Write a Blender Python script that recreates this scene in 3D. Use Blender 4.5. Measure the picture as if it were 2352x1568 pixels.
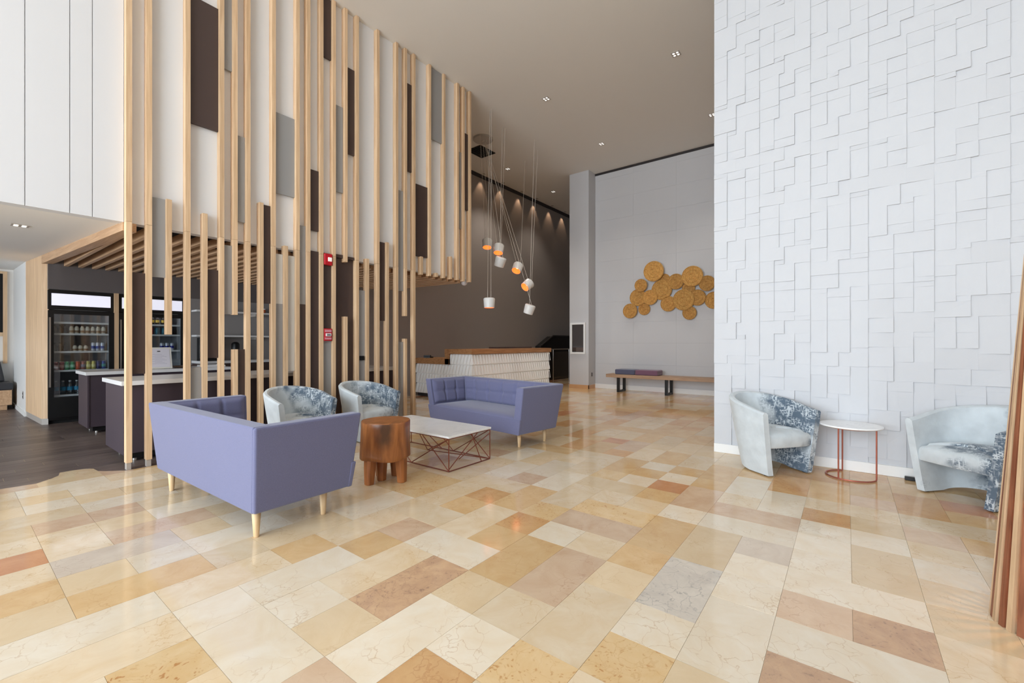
import bpy, bmesh, math, random
from mathutils import Vector, Matrix

for _o in list(bpy.data.objects):
    bpy.data.objects.remove(_o, do_unlink=True)
SC = bpy.context.scene
COL = SC.collection
R = random.Random(7)

# ------------------------------------------------------------------ camera, sky, daylight, exposure
EYE = 1.35
YAW = math.radians(37.476)
cam_data = bpy.data.cameras.new('camera')
cam_data.sensor_width = 36.0
cam_data.lens = 1003.0 / 2352.0 * 36.0
cam_data.shift_y = 4.0 / 2352.0
cam_data.clip_start = 0.05
cam = bpy.data.objects.new('camera', cam_data)
cam.location = (0, 0, EYE)
cam.rotation_euler = (math.pi / 2, 0, YAW - math.pi / 2)
COL.objects.link(cam)
SC.camera = cam

world = bpy.data.worlds.new('daylight_sky')
SC.world = world
world.use_nodes = True
wb = world.node_tree.nodes['Background']
wb.inputs['Color'].default_value = (0.80, 0.90, 1.0, 1)
wb.inputs['Strength'].default_value = 9.0

SC.view_settings.view_transform = 'Standard'
SC.view_settings.look = 'None'
SC.view_settings.gamma = 1.0
SC.view_settings.use_curve_mapping = False
SC.view_settings.exposure = 0.0
SC.cycles.use_denoising = True
SC.cycles.max_bounces = 10
SC.cycles.diffuse_bounces = 6
SC.cycles.glossy_bounces = 4
SC.cycles.transparent_max_bounces = 8
SC.cycles.sample_clamp_indirect = 6.0

# the glazed street front stands behind the camera, along x = -7
FRONT_X = -7.0
for (py0, py1, pz0, pz1) in ((-2.8, 6.0, 0.05, 5.9), (7.0, 11.6, 0.05, 2.4)):
    ld = bpy.data.lights.new('window_daylight', 'AREA')
    ld.shape = 'RECTANGLE'
    ld.size = py1 - py0
    ld.size_y = pz1 - pz0
    ld.cycles.is_portal = True
    lo = bpy.data.objects.new('window_daylight', ld)
    lo.location = (FRONT_X, (py0 + py1) / 2, (pz0 + pz1) / 2)
    lo.rotation_euler = (math.pi / 2, 0, -math.pi / 2)
    COL.objects.link(lo)

# ------------------------------------------------------------------ helpers
def lin(c):
    c = c / 255.0
    return c / 12.92 if c <= 0.04045 else ((c + 0.055) / 1.055) ** 2.4

def rgb(r, g, b):
    return (lin(r), lin(g), lin(b), 1.0)

class MB:
    """collects primitive shapes into one mesh"""
    def __init__(self):
        self.v, self.f, self.m = [], [], []

    def add(self, vs, fs, mi=0, mat=None):
        n = len(self.v)
        if mat is not None:
            vs = [tuple(mat @ Vector(p)) for p in vs]
        self.v += [tuple(p) for p in vs]
        self.f += [tuple(i + n for i in f) for f in fs]
        self.m += [mi] * len(fs)
        return self

    def box(self, x0, x1, y0, y1, z0, z1, mi=0, mat=None):
        return self.hexa([(x0, y0, z0), (x1, y0, z0), (x1, y1, z0), (x0, y1, z0),
                          (x0, y0, z1), (x1, y0, z1), (x1, y1, z1), (x0, y1, z1)], mi, mat)

    def hexa(self, p, mi=0, mat=None):
        return self.add(p, [(3, 2, 1, 0), (4, 5, 6, 7), (0, 1, 5, 4), (1, 2, 6, 5), (2, 3, 7, 6), (3, 0, 4, 7)], mi, mat)

    def prism(self, poly, z0, z1, mi=0, mat=None):
        n = len(poly)
        vs = [(x, y, z0) for x, y in poly] + [(x, y, z1) for x, y in poly]
        fs = [tuple(range(n - 1, -1, -1)), tuple(range(n, 2 * n))]
        fs += [(i, (i + 1) % n, n + (i + 1) % n, n + i) for i in range(n)]
        return self.add(vs, fs, mi, mat)

    def lathe(self, prof, seg=20, mi=0, mat=None, caps=True):
        vs, fs = [], []
        n = len(prof)
        for i in range(seg):
            a = 2 * math.pi * i / seg
            vs += [(r * math.cos(a), r * math.sin(a), z) for r, z in prof]
        for i in range(seg):
            j = (i + 1) % seg
            fs += [(i * n + k, j * n + k, j * n + k + 1, i * n + k + 1) for k in range(n - 1)]
        if caps:
            if prof[0][0] > 1e-5:
                fs.append(tuple(i * n for i in range(seg - 1, -1, -1)))
            if prof[-1][0] > 1e-5:
                fs.append(tuple(i * n + n - 1 for i in range(seg)))
        return self.add(vs, fs, mi, mat)

    def tube(self, pts, r, seg=8, mi=0, closed=False):
        pts = [Vector(p) for p in pts]
        rs = r if isinstance(r, (list, tuple)) else [r] * len(pts)
        n = len(pts)
        vs, fs = [], []
        for i, p in enumerate(pts):
            a = pts[(i - 1) % n] if (closed or i > 0) else p
            b = pts[(i + 1) % n] if (closed or i < n - 1) else p
            t = (b - a).normalized()
            u = t.cross(Vector((0, 0, 1)))
            if u.length < 1e-3:
                u = t.cross(Vector((1, 0, 0)))
            u.normalize()
            w = t.cross(u)
            for k in range(seg):
                an = 2 * math.pi * k / seg
                vs.append(p + (u * math.cos(an) + w * math.sin(an)) * rs[i])
        for i in range(n if closed else n - 1):
            j = (i + 1) % n
            for k in range(seg):
                l = (k + 1) % seg
                fs.append((i * seg + k, i * seg + l, j * seg + l, j * seg + k))
        if not closed:
            fs.append(tuple(range(seg)))
            fs.append(tuple((n - 1) * seg + k for k in range(seg - 1, -1, -1)))
        return self.add(vs, fs, mi)

    def mesh(self, name, mats=(), smooth=False):
        me = bpy.data.meshes.new(name)
        me.from_pydata(self.v, [], self.f)
        bm = bmesh.new(); bm.from_mesh(me)
        bmesh.ops.recalc_face_normals(bm, faces=bm.faces)
        bm.to_mesh(me); bm.free()
        for m in (mats if isinstance(mats, (list, tuple)) else [mats]):
            me.materials.append(m)
        if len(me.materials) > 1:
            for p, mi in zip(me.polygons, self.m):
                p.material_index = mi
        if smooth:
            for p in me.polygons:
                p.use_smooth = True
        me.update()
        return me

    def build(self, name, mats, parent=None, loc=None, smooth=False, bevel=0.0, seg=2, angle=35):
        o = bpy.data.objects.new(name, self.mesh(name, mats, smooth or bevel > 0))
        COL.objects.link(o)
        if parent is not None:
            o.parent = parent
        if loc is not None:
            o.location = loc
        if bevel > 0:
            b = o.modifiers.new('bevel', 'BEVEL')
            b.width = bevel; b.segments = seg; b.limit_method = 'ANGLE'
            b.angle_limit = math.radians(angle); b.harden_normals = True
        elif smooth:
            e = o.modifiers.new('edges', 'EDGE_SPLIT')
            e.split_angle = math.radians(40)
        return o

def tag(o, label, cat, group=None):
    o['label'] = label
    o['category'] = cat
    if group:
        o['group'] = group
    return o

def thing(name, label, cat, loc=(0, 0, 0), rz=0.0, group=None):
    o = bpy.data.objects.new(name, None)
    o.empty_display_size = 0.1
    COL.objects.link(o)
    o.location = loc
    o.rotation_euler = (0, 0, rz)
    return tag(o, label, cat, group)

def struct(o):
    o['kind'] = 'structure'
    return o

def B(name, x0, x1, y0, y1, z0, z1, mat, parent=None, bevel=0.0):
    return MB().box(x0, x1, y0, y1, z0, z1).build(name, mat, parent, bevel=bevel)

def inst(name, mesh, parent=None, loc=(0, 0, 0), scale=(1, 1, 1), rz=0.0):
    o = bpy.data.objects.new(name, mesh)
    COL.objects.link(o)
    o.location = loc; o.scale = scale; o.rotation_euler = (0, 0, rz)
    if parent is not None:
        o.parent = parent
    return o

def copy_tree(o, parent=None):
    c = o.copy(); COL.objects.link(c)
    c.parent = parent
    for ch in o.children:
        copy_tree(ch, c)
    return c

def cam_area(cx, cy, cz, a):
    """how large a patch of size a shows from where the photograph was taken (0 if out of view)"""
    fx, fy = math.cos(YAW), math.sin(YAW)
    d = cx * fx + cy * fy
    if d < 0.4:
        return 0
    u = 1176 + 1003 * (cx * fy - cy * fx) / d
    v = 788 - 1003 * (cz - EYE) / d
    if u < -150 or u > 2500 or v < -150 or v > 1720:
        return 0
    return a / (d * d)

def point_light(name, loc, power, color=(1, 0.75, 0.5), radius=0.03, parent=None):
    l = bpy.data.lights.new(name, 'POINT'); l.energy = power; l.color = color; l.shadow_soft_size = radius
    o = bpy.data.objects.new(name, l); COL.objects.link(o); o.location = loc
    if parent is not None:
        o.parent = parent
    return o

def spot_light(name, loc, power, angle, color=(1, 0.78, 0.55), blend=0.6, radius=0.03, rot=(0, 0, 0), parent=None):
    l = bpy.data.lights.new(name, 'SPOT'); l.energy = power; l.color = color; l.shadow_soft_size = radius
    l.spot_size = math.radians(angle); l.spot_blend = blend
    o = bpy.data.objects.new(name, l); COL.objects.link(o); o.location = loc; o.rotation_euler = rot
    if parent is not None:
        o.parent = parent
    return o

# ------------------------------------------------------------------ materials
def new_mat(name):
    m = bpy.data.materials.new(name); m.use_nodes = True
    nt = m.node_tree
    return m, nt, nt.nodes['Principled BSDF']

def N(nt, typ, **kw):
    n = nt.nodes.new(typ)
    for k, v in kw.items():
        setattr(n, k, v)
    return n

def plain(name, col, rough=0.5, metal=0.0, spec=0.5, emit=None, estr=0.0, noise=0.0, nscale=6.0, bump=0.0, bscale=200.0, sheen=0.0):
    m, nt, p = new_mat(name)
    p.inputs['Base Color'].default_value = col
    p.inputs['Roughness'].default_value = rough
    p.inputs['Metallic'].default_value = metal
    p.inputs['Specular IOR Level'].default_value = spec
    if sheen:
        p.inputs['Sheen Weight'].default_value = sheen
    if emit is not None:
        p.inputs['Emission Color'].default_value = emit
        p.inputs['Emission Strength'].default_value = estr
    geo = N(nt, 'ShaderNodeNewGeometry')
    if noise > 0:
        t = N(nt, 'ShaderNodeTexNoise'); t.inputs['Scale'].default_value = nscale; t.inputs['Detail'].default_value = 5
        nt.links.new(geo.outputs['Position'], t.inputs['Vector'])
        hs = N(nt, 'ShaderNodeHueSaturation'); hs.inputs['Color'].default_value = col
        mr = N(nt, 'ShaderNodeMapRange'); mr.inputs['To Min'].default_value = 1 - noise; mr.inputs['To Max'].default_value = 1 + noise
        nt.links.new(t.outputs['Fac'], mr.inputs['Value']); nt.links.new(mr.outputs['Result'], hs.inputs['Value'])
        nt.links.new(hs.outputs['Color'], p.inputs['Base Color'])
    if bump > 0:
        t = N(nt, 'ShaderNodeTexNoise'); t.inputs['Scale'].default_value = bscale; t.inputs['Detail'].default_value = 3
        nt.links.new(geo.outputs['Position'], t.inputs['Vector'])
        b = N(nt, 'ShaderNodeBump'); b.inputs['Strength'].default_value = bump; b.inputs['Distance'].default_value = 0.004
        nt.links.new(t.outputs['Fac'], b.inputs['Height']); nt.links.new(b.outputs['Normal'], p.inputs['Normal'])
    return m

def wood(name, c1, c2, stretch=(30, 30, 1.6), rough=0.5, spec=0.35, vary=0.10):
    m, nt, p = new_mat(name)
    geo = N(nt, 'ShaderNodeNewGeometry'); oi = N(nt, 'ShaderNodeObjectInfo')
    off = N(nt, 'ShaderNodeVectorMath', operation='SCALE'); off.inputs[0].default_value = (13.7, 7.9, 31.3)
    nt.links.new(oi.outputs['Random'], off.inputs['Scale'])
    add = N(nt, 'ShaderNodeVectorMath', operation='ADD')
    nt.links.new(geo.outputs['Position'], add.inputs[0]); nt.links.new(off.outputs['Vector'], add.inputs[1])
    mp = N(nt, 'ShaderNodeMapping'); mp.inputs['Scale'].default_value = stretch
    nt.links.new(add.outputs['Vector'], mp.inputs['Vector'])
    t = N(nt, 'ShaderNodeTexNoise'); t.inputs['Scale'].default_value = 1.3; t.inputs['Detail'].default_value = 6; t.inputs['Distortion'].default_value = 0.6
    nt.links.new(mp.outputs['Vector'], t.inputs['Vector'])
    cr = N(nt, 'ShaderNodeValToRGB')
    cr.color_ramp.elements[0].position = 0.3; cr.color_ramp.elements[0].color = c1
    cr.color_ramp.elements[1].position = 0.7; cr.color_ramp.elements[1].color = c2
    nt.links.new(t.outputs['Fac'], cr.inputs['Fac'])
    hs = N(nt, 'ShaderNodeHueSaturation')
    mr = N(nt, 'ShaderNodeMapRange'); mr.inputs['To Min'].default_value = 1 - vary; mr.inputs['To Max'].default_value = 1 + vary
    nt.links.new(oi.outputs['Random'], mr.inputs['Value']); nt.links.new(mr.outputs['Result'], hs.inputs['Value'])
    nt.links.new(cr.outputs['Color'], hs.inputs['Color']); nt.links.new(hs.outputs['Color'], p.inputs['Base Color'])
    p.inputs['Roughness'].default_value = rough; p.inputs['Specular IOR Level'].default_value = spec
    b = N(nt, 'ShaderNodeBump'); b.inputs['Strength'].default_value = 0.08; b.inputs['Distance'].default_value = 0.003
    nt.links.new(t.outputs['Fac'], b.inputs['Height']); nt.links.new(b.outputs['Normal'], p.inputs['Normal'])
    return m

def marble(name, base, alt, vein, vein_amt=0.5, speck=0.0, speck_col=None, rough=0.095, scale=1.0):
    """polished limestone: soft clouds, thin crack veins, optional fossil specks; every tile differs"""
    m, nt, p = new_mat(name)
    geo = N(nt, 'ShaderNodeNewGeometry'); oi = N(nt, 'ShaderNodeObjectInfo')
    off = N(nt, 'ShaderNodeVectorMath', operation='SCALE'); off.inputs[0].default_value = (37.1, 53.3, 17.9)
    nt.links.new(oi.outputs['Random'], off.inputs['Scale'])
    add = N(nt, 'ShaderNodeVectorMath', operation='ADD')
    nt.links.new(geo.outputs['Position'], add.inputs[0]); nt.links.new(off.outputs['Vector'], add.inputs[1])
    t = N(nt, 'ShaderNodeTexNoise'); t.inputs['Scale'].default_value = 4.2 * scale; t.inputs['Detail'].default_value = 8; t.inputs['Roughness'].default_value = 0.62; t.inputs['Distortion'].default_value = 0.8
    nt.links.new(add.outputs['Vector'], t.inputs['Vector'])
    cr = N(nt, 'ShaderNodeValToRGB')
    cr.color_ramp.elements[0].position = 0.36; cr.color_ramp.elements[0].color = base
    cr.color_ramp.elements[1].position = 0.68; cr.color_ramp.elements[1].color = alt
    nt.links.new(t.outputs['Fac'], cr.inputs['Fac'])
    # veins: distorted cell edges
    dn = N(nt, 'ShaderNodeTexNoise'); dn.inputs['Scale'].default_value = 7.0; dn.inputs['Detail'].default_value = 4
    nt.links.new(add.outputs['Vector'], dn.inputs['Vector'])
    dv = N(nt, 'ShaderNodeVectorMath', operation='SCALE'); dv.inputs['Scale'].default_value = 0.22
    nt.links.new(dn.outputs['Color'], dv.inputs[0])
    da = N(nt, 'ShaderNodeVectorMath', operation='ADD')
    nt.links.new(add.outputs['Vector'], da.inputs[0]); nt.links.new(dv.outputs['Vector'], da.inputs[1])
    vo = N(nt, 'ShaderNodeTexVoronoi', feature='DISTANCE_TO_EDGE'); vo.inputs['Scale'].default_value = 9.0 * scale
    nt.links.new(da.outputs['Vector'], vo.inputs['Vector'])
    vr = N(nt, 'ShaderNodeMapRange'); vr.inputs['From Min'].default_value = 0.0; vr.inputs['From Max'].default_value = 0.028
    vr.inputs['To Min'].default_value = 1.0; vr.inputs['To Max'].default_value = 0.0
    nt.links.new(vo.outputs['Distance'], vr.inputs['Value'])
    mk = N(nt, 'ShaderNodeTexNoise'); mk.inputs['Scale'].default_value = 3.1; mk.inputs['Detail'].default_value = 2
    nt.links.new(add.outputs['Vector'], mk.inputs['Vector'])
    mkr = N(nt, 'ShaderNodeMapRange'); mkr.inputs['From Min'].default_value = 0.42; mkr.inputs['From Max'].default_value = 0.62
    mkr.inputs['To Max'].default_value = vein_amt
    nt.links.new(mk.outputs['Fac'], mkr.inputs['Value'])
    mu = N(nt, 'ShaderNodeMath', operation='MULTIPLY')
    nt.links.new(vr.outputs['Result'], mu.inputs[0]); nt.links.new(mkr.outputs['Result'], mu.inputs[1])
    mx = N(nt, 'ShaderNodeMixRGB'); mx.inputs['Color2'].default_value = vein
    nt.links.new(mu.outputs['Value'], mx.inputs['Fac']); nt.links.new(cr.outputs['Color'], mx.inputs['Color1'])
    last = mx.outputs['Color']
    if speck > 0:
        vs = N(nt, 'ShaderNodeTexVoronoi'); vs.inputs['Scale'].default_value = 34.0; vs.inputs['Randomness'].default_value = 1.0
        nt.links.new(da.outputs['Vector'], vs.inputs['Vector'])
        sr = N(nt, 'ShaderNodeMapRange'); sr.inputs['From Min'].default_value = 0.18; sr.inputs['From Max'].default_value = 0.30
        sr.inputs['To Min'].default_value = speck; sr.inputs['To Max'].default_value = 0.0
        nt.links.new(vs.outputs['Distance'], sr.inputs['Value'])
        mu2 = N(nt, 'ShaderNodeMath', operation='MULTIPLY')
        nt.links.new(sr.outputs['Result'], mu2.inputs[0])
        mk2 = N(nt, 'ShaderNodeMapRange'); mk2.inputs['From Min'].default_value = 0.45; mk2.inputs['From Max'].default_value = 0.6
        nt.links.new(t.outputs['Fac'], mk2.inputs['Value']); nt.links.new(mk2.outputs['Result'], mu2.inputs[1])
        mx2 = N(nt, 'ShaderNodeMixRGB'); mx2.inputs['Color2'].default_value = speck_col or vein
        nt.links.new(mu2.outputs['Value'], mx2.inputs['Fac']); nt.links.new(last, mx2.inputs['Color1'])
        last = mx2.outputs['Color']
    hs = N(nt, 'ShaderNodeHueSaturation')
    mr = N(nt, 'ShaderNodeMapRange'); mr.inputs['To Min'].default_value = 0.92; mr.inputs['To Max'].default_value = 1.06
    nt.links.new(oi.outputs['Random'], mr.inputs['Value']); nt.links.new(mr.outputs['Result'], hs.inputs['Value'])
    nt.links.new(last, hs.inputs['Color']); nt.links.new(hs.outputs['Color'], p.inputs['Base Color'])
    p.inputs['Roughness'].default_value = rough
    p.inputs['Specular IOR Level'].default_value = 0.5
    return m

def velvet(name, pale, slate):
    """crushed two-tone velvet: pale areas, slate areas broken up by scratchy pale strokes"""
    m, nt, p = new_mat(name)
    tc = N(nt, 'ShaderNodeTexCoord'); oi = N(nt, 'ShaderNodeObjectInfo')
    off = N(nt, 'ShaderNodeVectorMath', operation='SCALE'); off.inputs[0].default_value = (3.1, 5.3, 2.9)
    nt.links.new(oi.outputs['Random'], off.inputs['Scale'])
    add = N(nt, 'ShaderNodeVectorMath', operation='ADD')
    nt.links.new(tc.outputs['Object'], add.inputs[0]); nt.links.new(off.outputs['Vector'], add.inputs[1])
    big = N(nt, 'ShaderNodeTexNoise'); big.inputs['Scale'].default_value = 2.3; big.inputs['Detail'].default_value = 3
    nt.links.new(add.outputs['Vector'], big.inputs['Vector'])
    # shell faces towards +y of the chair carry the slate print
    sx = N(nt, 'ShaderNodeSeparateXYZ'); nt.links.new(tc.outputs['Object'], sx.inputs['Vector'])
    ma = N(nt, 'ShaderNodeMath', operation='MULTIPLY_ADD'); ma.inputs[1].default_value = 0.95; ma.inputs[2].default_value = 0.0
    nt.links.new(sx.outputs['Y'], ma.inputs[0])
    sm = N(nt, 'ShaderNodeMath', operation='ADD')
    nt.links.new(big.outputs['Fac'], sm.inputs[0]); nt.links.new(ma.outputs['Value'], sm.inputs[1])
    fine = N(nt, 'ShaderNodeTexNoise'); fine.inputs['Scale'].default_value = 9.0; fine.inputs['Detail'].default_value = 4
    nt.links.new(add.outputs['Vector'], fine.inputs['Vector'])
    s2 = N(nt, 'ShaderNodeMath', operation='MULTIPLY_ADD'); s2.inputs[1].default_value = 0.30
    nt.links.new(fine.outputs['Fac'], s2.inputs[0]); nt.links.new(sm.outputs['Value'], s2.inputs[2])
    bias = N(nt, 'ShaderNodeMath', operation='MULTIPLY_ADD'); bias.inputs[1].default_value = 0.05
    nt.links.new(oi.outputs['Object Index'], bias.inputs[0]); nt.links.new(s2.outputs['Value'], bias.inputs[2])
    mask = N(nt, 'ShaderNodeMapRange'); mask.inputs['From Min'].default_value = 0.66; mask.inputs['From Max'].default_value = 0.82
    nt.links.new(bias.outputs['Value'], mask.inputs['Value'])
    # strokes: short scratches in two directions
    picks = []
    for sc3 in ((70, 70, 13), (26, 26, 95)):
        mp = N(nt, 'ShaderNodeMapping'); mp.inputs['Scale'].default_value = sc3
        nt.links.new(add.outputs['Vector'], mp.inputs['Vector'])
        sn = N(nt, 'ShaderNodeTexNoise'); sn.inputs['Scale'].default_value = 1.0; sn.inputs['Detail'].default_value = 2; sn.inputs['Distortion'].default_value = 0.7
        nt.links.new(mp.outputs['Vector'], sn.inputs['Vector'])
        sr_ = N(nt, 'ShaderNodeMapRange'); sr_.inputs['From Min'].default_value = 0.52; sr_.inputs['From Max'].default_value = 0.60
        nt.links.new(sn.outputs['Fac'], sr_.inputs['Value']); picks.append(sr_)
    st = N(nt, 'ShaderNodeMath', operation='MAXIMUM')
    nt.links.new(picks[0].outputs['Result'], st.inputs[0]); nt.links.new(picks[1].outputs['Result'], st.inputs[1])
    gate = N(nt, 'ShaderNodeTexNoise'); gate.inputs['Scale'].default_value = 11.0
    nt.links.new(add.outputs['Vector'], gate.inputs['Vector'])
    gr = N(nt, 'ShaderNodeMapRange'); gr.inputs['From Min'].default_value = 0.38; gr.inputs['From Max'].default_value = 0.55; gr.inputs['To Max'].default_value = 0.85
    nt.links.new(gate.outputs['Fac'], gr.inputs['Value'])
    sg = N(nt, 'ShaderNodeMath', operation='MULTIPLY')
    nt.links.new(st.outputs['Value'], sg.inputs[0]); nt.links.new(gr.outputs['Result'], sg.inputs[1])
    c1 = N(nt, 'ShaderNodeMixRGB'); c1.inputs['Color1'].default_value = slate; c1.inputs['Color2'].default_value = pale
    nt.links.new(sg.outputs['Value'], c1.inputs['Fac'])
    pl = N(nt, 'ShaderNodeHueSaturation'); pl.inputs['Color'].default_value = pale
    pr = N(nt, 'ShaderNodeMapRange'); pr.inputs['To Min'].default_value = 0.72; pr.inputs['To Max'].default_value = 1.12
    nt.links.new(fine.outputs['Fac'], pr.inputs['Value']); nt.links.new(pr.outputs['Result'], pl.inputs['Value'])
    c2 = N(nt, 'ShaderNodeMixRGB')
    nt.links.new(mask.outputs['Result'], c2.inputs['Fac']); nt.links.new(pl.outputs['Color'], c2.inputs['Color1']); nt.links.new(c1.outputs['Color'], c2.inputs['Color2'])
    nt.links.new(c2.outputs['Color'], p.inputs['Base Color'])
    p.inputs['Roughness'].default_value = 0.75; p.inputs['Specular IOR Level'].default_value = 0.25
    p.inputs['Sheen Weight'].default_value = 0.35; p.inputs['Sheen Roughness'].default_value = 0.4
    return m

def fabric(name, col):
    m, nt, p = new_mat(name)
    tc = N(nt, 'ShaderNodeTexCoord')
    w1 = N(nt, 'ShaderNodeTexNoise'); w1.inputs['Scale'].default_value = 260; w1.inputs['Detail'].default_value = 2
    nt.links.new(tc.outputs['Object'], w1.inputs['Vector'])
    hs = N(nt, 'ShaderNodeHueSaturation'); hs.inputs['Color'].default_value = col
    mr = N(nt, 'ShaderNodeMapRange'); mr.inputs['From Min'].default_value = 0.3; mr.inputs['From Max'].default_value = 0.7; mr.inputs['To Min'].default_value = 0.88; mr.inputs['To Max'].default_value = 1.1
    nt.links.new(w1.outputs['Fac'], mr.inputs['Value']); nt.links.new(mr.outputs['Result'], hs.inputs['Value'])
    nt.links.new(hs.outputs['Color'], p.inputs['Base Color'])
    b = N(nt, 'ShaderNodeBump'); b.inputs['Strength'].default_value = 0.25; b.inputs['Distance'].default_value = 0.002
    nt.links.new(w1.outputs['Fac'], b.inputs['Height']); nt.links.new(b.outputs['Normal'], p.inputs['Normal'])
    p.inputs['Roughness'].default_value = 0.85; p.inputs['Specular IOR Level'].default_value = 0.2
    p.inputs['Sheen Weight'].default_value = 0.3
    return m

def glass_pane(name, tint=(0.9, 0.93, 0.94, 1), refl=0.10):
    m = bpy.data.materials.new(name); m.use_nodes = True
    nt = m.node_tree; nt.nodes.clear()
    o = N(nt, 'ShaderNodeOutputMaterial'); mix = N(nt, 'ShaderNodeMixShader')
    tr = N(nt, 'ShaderNodeBsdfTransparent'); tr.inputs['Color'].default_value = tint
    gl = N(nt, 'ShaderNodeBsdfGlossy'); gl.inputs['Roughness'].default_value = 0.03
    mix.inputs['Fac'].default_value = refl
    nt.links.new(tr.outputs[0], mix.inputs[1]); nt.links.new(gl.outputs[0], mix.inputs[2]); nt.links.new(mix.outputs[0], o.inputs['Surface'])
    return m

M = {}
M['white'] = plain('white_paint', rgb(238, 237, 234), 0.6, noise=0.01)
M['wallwhite'] = plain('white_relief', rgb(201, 202, 205), 0.55, noise=0.012, nscale=3)
M['boardwhite'] = plain('white_boards', rgb(222, 222, 224), 0.5)
M['ceiling'] = plain('ceiling_paint', rgb(226, 222, 215), 0.8)
M['softwhite'] = plain('soffit_paint', rgb(248, 245, 240), 0.8)
M['bulk'] = plain('bulkhead_paint', rgb(231, 232, 234), 0.65)
M['brownwall'] = plain('taupe_wall_paint', rgb(150, 141, 135), 0.7, noise=0.02)
M['greywall'] = plain('grey_panel_paint', rgb(200, 198, 198), 0.6, noise=0.015, nscale=2)
M['darkgrey'] = plain('charcoal_paint', rgb(104, 98, 98), 0.6)
M['black'] = plain('black_metal', rgb(18, 18, 19), 0.4)
M['blackvoid'] = plain('black_paint', rgb(12, 11, 11), 0.7)
M['grout'] = plain('sand_grout', rgb(214, 196, 166), 0.7)
M['oak'] = wood('pale_oak', rgb(208, 172, 134), rgb(234, 202, 164), (26, 26, 1.2))
M['oak_h'] = wood('pale_oak_across', rgb(190, 150, 114), rgb(218, 180, 142), (26, 1.2, 26))
M['oak_desk'] = wood('desk_oak', rgb(150, 104, 64), rgb(184, 136, 92), (2, 14, 26))
M['oak_bench'] = wood('bench_oak', rgb(150, 120, 96), rgb(186, 154, 126), (20, 1.4, 20))
M['beech'] = wood('beech_legs', rgb(214, 178, 132), rgb(236, 206, 164), (40, 40, 3), rough=0.45)
M['brownpanel'] = plain('dark_brown_panel', rgb(74, 58, 54), 0.45, noise=0.03)
M['greypanel'] = plain('grey_panel', rgb(158, 158, 158), 0.5)
M['whitepanel'] = plain('pale_panel', rgb(214, 212, 206), 0.5)
M['lilac_brown'] = plain('plum_laminate', rgb(66, 55, 63), 0.45)
M['quartz'] = plain('white_quartz', rgb(230, 229, 228), 0.25, noise=0.015, nscale=20)
M['sofa'] = fabric('lavender_grey_weave', rgb(110, 112, 144))
M['velvet'] = velvet('crushed_velvet', rgb(214, 222, 226), rgb(94, 109, 124))
M['marbletop'] = marble('white_marble_top', rgb(248, 248, 247), rgb(238, 238, 238), rgb(190, 192, 196), 0.5, rough=0.2)
M['copper'] = plain('copper_wire', rgb(188, 112, 92), 0.35, metal=0.75)
M['rust'] = plain('rust_wire', rgb(132, 70, 52), 0.4, metal=0.5)
M['chrome'] = plain('brushed_steel', rgb(190, 186, 180), 0.3, metal=0.9)
M['trunk'] = wood('acacia_trunk', rgb(122, 68, 34), rgb(184, 116, 64), (9, 9, 1.3), rough=0.35, spec=0.5)
M['trunkdark'] = wood('acacia_knot', rgb(60, 40, 30), rgb(96, 66, 46), (9, 9, 1.3), rough=0.4)
M['straw'] = None
M['red'] = plain('alarm_red', rgb(196, 18, 34), 0.3)
M['lens'] = plain('clear_lens', rgb(250, 236, 230), 0.1, emit=(1, 0.95, 0.9, 1), estr=0.3)
M['paper'] = plain('printed_sheet', rgb(232, 228, 236), 0.6)
M['acrylic'] = plain('acrylic_edge', rgb(236, 232, 222), 0.25)
M['lampwhite'] = plain('white_lacquer', rgb(232, 230, 226), 0.35)
M['lampinner'] = plain('orange_lacquer_glow', rgb(232, 112, 40), 0.4, emit=(1.0, 0.22, 0.04, 1), estr=1.0)  # glow put into the inside lacquer, standing in for the bulb's light
M['bulb'] = plain('warm_bulb', rgb(255, 220, 180), 0.4, emit=(1.0, 0.6, 0.3, 1), estr=2.5)
M['spot'] = plain('downlight_lens', rgb(255, 250, 240), 0.4, emit=(1.0, 0.95, 0.88, 1), estr=1.3)
M['steelgrey'] = plain('downlight_trim', rgb(178, 170, 162), 0.4)
M['cord'] = plain('pale_cord', rgb(208, 198, 186), 0.6)
M['header'] = plain('backlit_header', rgb(236, 236, 246), 0.4, emit=(0.86, 0.86, 1.0, 1), estr=0.62)
M['fridgein'] = plain('fridge_liner', rgb(150, 152, 158), 0.5)
M['fillstrip'] = plain('fridge_fill_glow', rgb(240, 240, 255), 0.4, emit=(0.9, 0.93, 1, 1), estr=9.0)  # glow for the strip added inside the coolers
M['glass'] = glass_pane('cooler_glass')
M['smoked'] = glass_pane('cabinet_glass', (0.85, 0.85, 0.85, 1), 0.18)
M['clearplastic'] = glass_pane('bottle_plastic', (0.82, 0.9, 0.95, 1), 0.12)
M['leather'] = plain('black_leatherette', rgb(50, 50, 54), 0.45)
M['cushblue'] = fabric('slate_cushion', rgb(88, 90, 112))
M['cushplum'] = fabric('plum_cushion', rgb(120, 86, 106))
M['stonebase'] = plain('stone_skirting', rgb(206, 158, 112), 0.3, noise=0.08)
M['socket'] = plain('dark_socket', rgb(46, 40, 40), 0.5)
M['relief'] = plain('desk_relief', rgb(248, 248, 246), 0.5)
M['slat_light'] = wood('pale_lath', rgb(176, 144, 110), rgb(204, 172, 136), (30, 30, 2.0), vary=0.04)
M['slat_dark'] = wood('red_lath', rgb(112, 64, 42), rgb(150, 94, 66), (30, 30, 2.0), vary=0.05)
M['warmwall'] = plain('lamp_inner_board', rgb(226, 150, 104), 0.5)

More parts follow.
